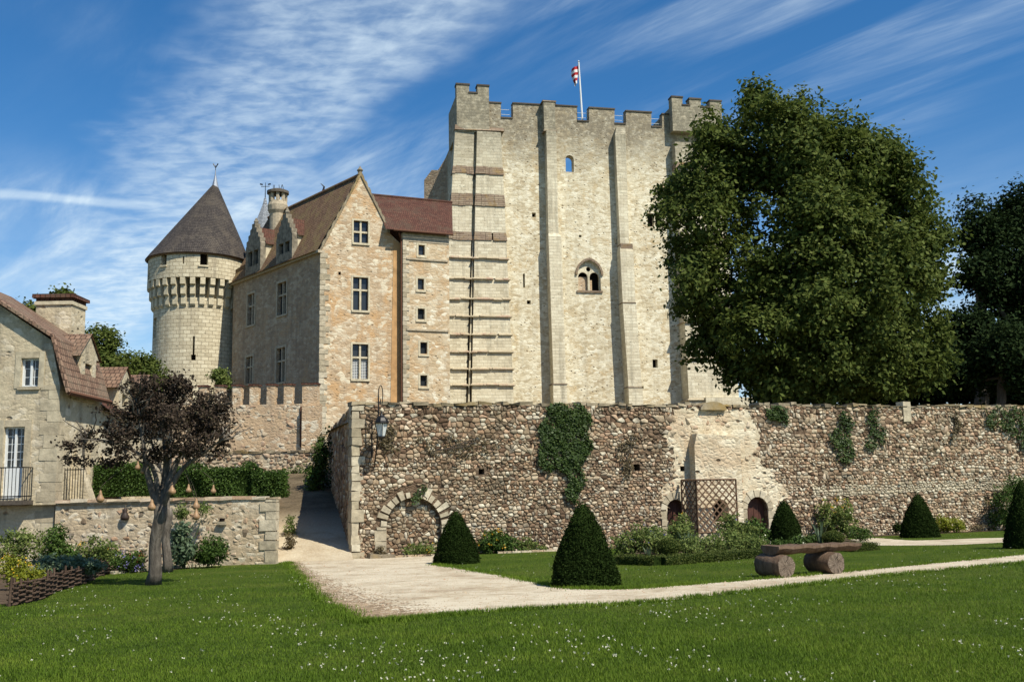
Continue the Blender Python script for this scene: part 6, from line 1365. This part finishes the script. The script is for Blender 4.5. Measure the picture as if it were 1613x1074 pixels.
# ------------------------------------------------------------------ bench
ba, bb = gnd(1222, 910), gnd(1318, 903); BF = Fr(tuple(ba[:2]), tuple(bb[:2])); bench = thing('log_bench', 'rustic bench of a split log on two round log feet by the path', 'bench', ba)
s = BF.o.y / FPX; bg_ = gz(ba.x, ba.y)
def logfoot(px, py, r):
    u = BF.u(px, py, .1); zc_ = gz(*BF.P(u, 0)[:2]) + r * .96; rings = []
    for w_, k in ((-.52, .93), (-.5, 1.), (-.2, 1.03), (.08, 1.0), (.10, .96)): rings.append([BF.P(u + r * k * (1 + .05 * math.sin(a * 3 + px) + .018 * math.sin(a * 9 + px + w_ * 4)) * math.cos(a), zc_ + r * k * (1 + .04 * math.sin(a * 2 + 1) + .018 * math.sin(a * 9 + px + w_ * 4)) * math.sin(a), w_ + random.uniform(-.008, .008)) for a in [2 * math.pi * q / 32 for q in range(32)]])
    m_ = MB(); m_.loft(rings, False); f = m_.build('log_foot', 'log_wood', bench, smooth=True)
    e = MB(); e.poly(rings[-1]); eo = e.build('cut_end', 'log_end', f)
    for lp, q in zip(eo.data.uv_layers[0].data, rings[-1]): d = q - BF.P(u, zc_, .1); lp.uv = (d.dot(BF.t) * 1.2, d.z * 1.2)
    e = MB(); e.poly(list(reversed(rings[0]))); e.build('cut_end', 'log_end', f)
    return zc_ + r
zt1 = logfoot(1239, 893, .195); zt2 = logfoot(1318, 886, .195)
ua, ub = BF.u(1213, 872, -.2), BF.u(1346, 866, -.2); m_ = MB(); rings = []
for k in range(13):
    t = k / 12; u = ua + (ub - ua) * t; zc_ = zt1 + (zt2 - zt1) * (u - BF.u(1237, 893)) / max(.1, BF.u(1318, 886) - BF.u(1237, 893)) - .025; rr = .23 - .05 * t; j = .012 * math.sin(k * 2.1)
    prof = [(-rr, .155), (-rr * 1.02, .11), (-rr * .75, .045), (-rr * .3, .01), (rr * .3, .01), (rr * .8, .045), (rr * 1.03, .11), (rr, .155)]
    rings.append([BF.P(u, zc_ + z_ * (1.05 - .15 * t) + j, -.2 - q) for q, z_ in prof])
m_.loft(rings); m_.build('seat_log', 'log_wood', bench)

# ------------------------------------------------------------------ wall lamp
lu, lz_ = W.uz(590, 735); lamp = thing('wall_lantern', 'black wrought-iron lantern bracket with pale glass on the wall corner', 'lantern', W.P(lu, lz_, .06)); X_ = .62
px2 = lambda px, py, w_=X_: W.P(*W.uz(px, py, w_), w_)
m_ = MB(); p0 = W.P(*W.uz(590, 735, .06), .06); base = px2(594, 712)
m_.tube(smooth_line([p0, W.P(*W.uz(591, 722, .3), .3), px2(594, 700), px2(596, 650), px2(596, 622)], 4), .022, 6); m_.build('upright', 'iron', lamp)
top_ = px2(596, 622); m_ = MB(); cx = px2(599.5, 622); R_ = (cx - top_).length
pts = [top_] + [cx + W.t * (-R_ * math.cos(a)) + Vector((0, 0, R_ * 4.3 * math.sin(a))) for a in [math.pi * k / 10 for k in range(11)]]
pts += [px2(602.5, 632), px2(601, 640), px2(599, 634), px2(600, 628)]
m_.tube(pts, .016, 6); m_.build('scroll', 'iron', lamp)
m_ = MB(); m_.tube(smooth_line([W.P(*W.uz(583, 690, .05), .05), W.P(*W.uz(590, 675, .3), .3), px2(596, 655)], 4), .014, 5); m_.tube([W.P(*W.uz(586, 720, .05), .05), W.P(*W.uz(586, 660, .05), .05)], .02, 5); m_.build('wall_stay', 'iron', lamp)
lc = px2(601, 672, X_ + .12); k = lc.y / FPX
m_ = MB(); m_.tube([px2(596, 648), lc + Vector((0, 0, 22 * k))], .014, 5); m_.build('hanger', 'iron', lamp)
MB().lathe(lc, [(.02, 24 * k), (.035, 20 * k), (.05, 18 * k), (.15, 14 * k), (.215, 9 * k), (.225, 6 * k), (.20, 5 * k)], 8).build('lantern_hood', 'iron', lamp)
m_ = MB(); rt_, rb_ = .19, .10
for q in range(4):
    a0, a1 = q * math.pi / 2 + .3, (q + 1) * math.pi / 2 + .3; P_ = lambda a, r, z: lc + Vector((r * math.cos(a), r * math.sin(a), z)); m_ = MB(); m_.poly([P_(a0, rt_, 5 * k), P_(a0, rb_, -15 * k), P_(a1, rb_, -15 * k), P_(a1, rt_, 5 * k)]); m_.build('glass_pane', 'milk_glass', lamp)
    MB().tube([P_(a0, rt_, 5 * k), P_(a0, rb_, -15 * k)], .011, 4).build('frame_bar', 'iron', lamp)
MB().lathe(lc, [(.11, -14.5 * k), (.115, -16 * k), (.04, -19 * k), (.01, -22 * k)], 8).build('lantern_base', 'iron', lamp)

# ------------------------------------------------------------------ lattice screen
fw_ = 1.15; lat = thing('lattice_screen', 'brown wooden diamond lattice screen before the arched doors', 'lattice', W.P(W.u(1098, 838, fw_), wbase(W.u(1098, 838)), fw_))
def lattice(fr_p, w, h, n, name):
    """fr_p(x, y, out) -> point; diagonal slats clipped to the panel"""
    for sgn in (-1, 1):
        d = .26; k = -int(h / d) - 1
        while k * d < w + h:
            x0 = k * d
            if sgn > 0: a, b_ = (x0, 0), (x0 + h, h)
            else: a, b_ = (x0 + h, 0), (x0, h)
            def clip(a, b_):
                t0, t1 = 0., 1.; dx = b_[0] - a[0]
                for lim, sg in ((0, 1), (w, -1)):
                    if dx * sg > 0: t0 = max(t0, (lim - a[0]) / dx)
                    else: t1 = min(t1, (lim - a[0]) / dx)
                return (t0, t1) if t1 - t0 > .03 else None
            c_ = clip(a, b_)
            if c_:
                pa, pb__ = [(a[0] + (b_[0] - a[0]) * t, a[1] + (b_[1] - a[1]) * t) for t in c_]; o_ = .012 * sgn; e = .017; m_ = MB()
                m_.hexa([fr_p(pa[0] - e, pa[1] + e * sgn, o_ - .006), fr_p(pa[0] + e, pa[1] - e * sgn, o_ - .006), fr_p(pb__[0] + e, pb__[1] - e * sgn, o_ - .006), fr_p(pb__[0] - e, pb__[1] + e * sgn, o_ - .006), fr_p(pa[0] - e, pa[1] + e * sgn, o_ + .006), fr_p(pa[0] + e, pa[1] - e * sgn, o_ + .006), fr_p(pb__[0] + e, pb__[1] - e * sgn, o_ + .006), fr_p(pb__[0] - e, pb__[1] + e * sgn, o_ + .006)]); m_.build('slat', 'timber', lat)
            k += 1
    for (a, b_) in (((0, 0), (w, 0)), ((0, h), (w, h)), ((0, 0), (0, h)), ((w, 0), (w, h))): MB().tube([fr_p(*a, 0), fr_p(*b_, 0)], .03, 4).build('frame_rail', 'timber', lat)
u0, u1 = W.u(1098, 800, fw_), W.u(1161, 800, fw_); z0, z1 = W.z(1130, 838, fw_), W.z(1130, 755, fw_)
lattice(lambda x, y, o: W.P(u0 + x, z0 + y, fw_ + o), u1 - u0, z1 - z0, 0, 'f')
lattice(lambda x, y, o: W.P(u0 + o, z0 + y, .15 + x), fw_ - .15, z1 - z0, 1, 's')

# ------------------------------------------------------------------ wattle fence
wp = [gnd(*p) for p in ((14, 955), (40, 950), (68, 943), (84, 934), (108, 926), (134, 919), (150, 910), (172, 903))]
wf = thing('wattle_fence', 'low woven wattle fence edging the left flower bed', 'fence', wp[0]); LN = smooth_line([tuple(p) for p in wp], 8)
acc = 0; stk = []
for i, (a, b_) in enumerate(zip(LN, LN[1:])):
    if i % 3 == 0: stk.append(Vector(a))
for s_ in stk: h = random.uniform(.36, .48); MB().tube([s_ - Vector((0, 0, .05)), s_ + Vector((random.uniform(-.03, .03), 0, h))], [.026, .02], 6).build('stake', 'wattle_wood', wf)
for r_ in range(9):
    pts = [];
    for i, p in enumerate(LN):
        q = Vector(LN[min(i + 1, len(LN) - 1)]) - Vector(LN[max(i - 1, 0)]); nrm = Vector((-q.y, q.x, 0)).normalized(); pts.append(Vector(p) + nrm * .042 * math.cos(math.pi * i / 3 + math.pi * (r_ % 2)) + Vector((0, 0, .03 + .04 * r_ + random.uniform(-.012, .012))))
    MB().tube(pts, [random.uniform(.015, .024) for _ in pts], 6).build('woven_rod', 'wattle_wood', wf)
# stone edging along the left bed
ep = smooth_line([tuple(gnd(*p)) for p in ((176, 904), (230, 899), (270, 895), (330, 891), (360, 887))], 10); eg = thing('stone_edging', 'row of small pale edging stones along the left flower bed', 'edging', ep[0])
for a, b_ in zip(ep, ep[1:]):
    f_ = Fr(a[:2], b_[:2]); l = (Vector(b_) - Vector(a)).length; MB().box(f_, 0, l - .02, a[2] - .02, a[2] + .07, -.06, .06, .012).build('edge_stone', 'white_stone', eg)
ep = smooth_line([wall_pt(1.0, .42) , wall_pt(2.6, .5)], 5) + smooth_line([wall_pt(4.4, .85), wall_pt(8.2, 1.08)], 12)
eg = thing('stone_edging', 'thin stone kerb of the bed at the foot of the garden wall', 'edging', (ep[0][0], ep[0][1], gz(*ep[0])))
for a, b_ in zip(ep, ep[1:]):
    l = math.dist(a, b_)
    if l < .9: f_ = Fr(a, b_); z = gz(*a); MB().box(f_, 0, l - .015, z - .02, z + .06, -.05, .05, .01).build('edge_stone', 'light_rubble', eg)
bs = W.uz(598, 878, .25); f = MB().box(W, bs[0] - .35, bs[0] + .45, wbase(bs[0]) - .05, wbase(bs[0]) + .13, .05, .5, .03).build('stone_block', 'coping'); tag(f, 'flat grey stone block lying at the left foot of the blocked arch', 'stone')

# ------------------------------------------------------------------ grass and daisies
def in_poly(poly, X, Y):
    c = np.zeros(len(X), bool)
    for (x0, y0), (x1, y1) in zip(poly, poly[1:] + poly[:1]):
        if y0 == y1: continue
        k = ((y0 > Y) != (y1 > Y)) & (X < (x1 - x0) * (Y - y0) / (y1 - y0) + x0); c ^= k
    return c
BARE = [PATH, PATH2, BED1, BED2, BED3]
def scatter(n, y0, y1, power):
    """lawn points in front of the walls, denser near the viewer's end of the garden"""
    u = RNG.random(n); Y = (y0 ** (1 - power) + u * (y1 ** (1 - power) - y0 ** (1 - power))) ** (1 / (1 - power)); X = RNG.uniform(-.62, .62, n) * Y
    m = np.ones(n, bool); wx = -5 + (Y - 31) * 25 / 9; m &= ~((Y > 31) & (X < wx)); m &= ~((X < -6.9) & (Y > 29.2)); m &= ~((X >= -7.2) & (X < -5) & (Y > 30.5))
    dW = (X + 5.0) * W.n.x + (Y - 31.0) * W.n.y; m &= ~((X > -5.2) & (dW < .1))
    for p in BARE: m &= ~in_poly(p, X, Y)
    return X[m], Y[m]
def blades(n, y0, y1, power, hmin, hmax, wd):
    X, Y = scatter(n, y0, y1, power); k = len(X); Z = GZ + GX * X + GY * Y; a = RNG.uniform(0, 2 * np.pi, k); tall = .75 + .5 * np.sin(X * .9 + np.sin(Y * .7) * 2) * np.sin(Y * .8) * .5 + RNG.normal(0, .18, k)
    h = RNG.uniform(hmin, hmax, k) * np.clip(tall, .35, 1.5); w_ = wd * (.6 + Y / 22); b = np.stack([X, Y, Z], 1); d = np.stack([np.cos(a), np.sin(a), np.zeros(k)], 1); s_ = np.stack([-np.sin(a), np.cos(a), np.zeros(k)], 1); ln = RNG.uniform(.15, .9, k)
    V = np.empty((k, 3, 3)); V[:, 0] = b - s_ * w_[:, None]; V[:, 1] = b + s_ * w_[:, None]; V[:, 2] = b + d * (h * ln)[:, None]; V[:, 2, 2] += h; return V.reshape(-1, 3), np.arange(3 * k).reshape(k, 3)
V, F_ = blades(460000, 6.2, 42, 1.9, .014, .044, .0034)
tag(mesh_np('lawn_grass', V, F_, 'grass_blade'), 'short mown grass of the lawns round the gravel path', 'grass', kind='stuff')
X, Y = scatter(6500, 6.4, 34, 1.35); cl = np.sin(X * 1.1 + 2) * np.sin(Y * .9) + .6 * np.sin(X * 2.7 + Y * 1.3); keep_ = RNG.random(len(X)) < np.clip(.12 + .5 * cl, .03, .9); X, Y = X[keep_], Y[keep_]; k = len(X)
C_ = np.stack([X, Y, GZ + GX * X + GY * Y + RNG.uniform(.025, .055, k)], 1); P = np.repeat(C_, 5, 0) + RNG.normal(0, .0045, (k * 5, 3)); V, F_ = leaf_quads(P, .0135, np.tile([0, 0, 1.], (k * 5, 1)), .3, 1.1)
tag(mesh_np('clover_flowers', V, F_, 'petal_white'), 'white clover heads and daisies scattered through the lawn', 'flowers', kind='stuff')

# tufts creeping over the path edges, loose stones on the gravel
def edge_tufts(line, n, inward):
    L_ = np.array([list(p)[:2] for p in line]); i = RNG.integers(0, len(L_) - 1, n); t = RNG.random(n)[:, None]; B0 = L_[i] * (1 - t) + L_[i + 1] * t; cl = np.sin(B0[:, 0] * 5.3) * np.sin(B0[:, 1] * 4.1 + B0[:, 0]) + RNG.normal(0, .4, n)
    B0 = B0 + RNG.normal(0, .07, (n, 2)) * (1 + np.clip(cl, 0, 2))[:, None]; return B0[cl > -.6]
E0 = np.concatenate([edge_tufts(low, 26000, 1), edge_tufts(up, 15000, 1)]); k = len(E0); a = RNG.uniform(0, 2 * np.pi, k); h = RNG.uniform(.02, .07, k); b = np.stack([E0[:, 0], E0[:, 1], GZ + GX * E0[:, 0] + GY * E0[:, 1]], 1)
d = np.stack([np.cos(a), np.sin(a), np.zeros(k)], 1); s_ = np.stack([-np.sin(a), np.cos(a), np.zeros(k)], 1) * (.003 + b[:, 1:2] * .0002); V = np.empty((k, 3, 3)); V[:, 0] = b - s_; V[:, 1] = b + s_; V[:, 2] = b + d * (h * .7)[:, None]; V[:, 2, 2] += h
tag(mesh_np('edge_grass', V.reshape(-1, 3), np.arange(3 * k).reshape(k, 3), 'grass_blade'), 'ragged longer grass along the edges of the gravel path', 'grass', kind='stuff')
n = 26000; Y = 11 + 19 * RNG.random(n) ** 1.3; X = RNG.uniform(-7.5, 14, n); m = in_poly(PATH, X, Y); X, Y = X[m], Y[m]; k = len(X); r = RNG.uniform(.006, .018, k) * (1 + (RNG.random(k) < .03) * 1.2)
O = np.array([[1, 0, 0], [-.5, .87, 0], [-.5, -.87, 0], [0, 0, 1.]]); a = RNG.uniform(0, 6.28, k); c, s2 = np.cos(a), np.sin(a); V = np.empty((k, 4, 3))
for q in range(4): V[:, q, 0] = X + r * (O[q, 0] * c - O[q, 1] * s2); V[:, q, 1] = Y + r * (O[q, 0] * s2 + O[q, 1] * c); V[:, q, 2] = GZ + GX * X + GY * Y + .004 + r * .8 * O[q, 2]
F_ = (np.arange(k)[:, None, None] * 4 + np.array([[0, 1, 3], [1, 2, 3], [2, 0, 3]])[None]).reshape(-1, 3)
tag(mesh_np('loose_gravel', V.reshape(-1, 3), F_, 'light_rubble'), 'loose small stones lying on the gravel path', 'gravel', kind='stuff')

# worn brown earth crumbled along the left edge of the path
E1 = np.array(low[1:34]); n = 16000; i = RNG.integers(0, len(E1) - 1, n); t = RNG.random(n)[:, None]; B0 = E1[i] * (1 - t) + E1[i + 1] * t; D = E1[i + 1] - E1[i]; D /= np.linalg.norm(D, axis=1)[:, None] + 1e-9
wv = .16 + .30 * np.sin(np.pi * (i + t[:, 0]) / len(E1)) ** 2; off = np.abs(RNG.normal(0, 1, n)) * wv; B0 = B0 + np.stack([-D[:, 1], D[:, 0]], 1) * off[:, None]; m = in_poly(PATH, B0[:, 0], B0[:, 1]); X, Y = B0[m, 0], B0[m, 1]; k = len(X); r = RNG.uniform(.010, .034, k)
a = RNG.uniform(0, 6.28, k); c, s2 = np.cos(a), np.sin(a); V = np.empty((k, 4, 3))
for q in range(4): V[:, q, 0] = X + r * (O[q, 0] * c - O[q, 1] * s2); V[:, q, 1] = Y + r * (O[q, 0] * s2 + O[q, 1] * c); V[:, q, 2] = GZ + GX * X + GY * Y + .0065 + r * .22 * O[q, 2]
F_ = (np.arange(k)[:, None, None] * 4 + np.array([[0, 1, 3], [1, 2, 3], [2, 0, 3]])[None]).reshape(-1, 3)
tag(mesh_np('crumbled_earth', V.reshape(-1, 3), F_, 'brown_dirt'), 'brown crumbled earth along the left edge of the gravel path', 'earth', kind='stuff')
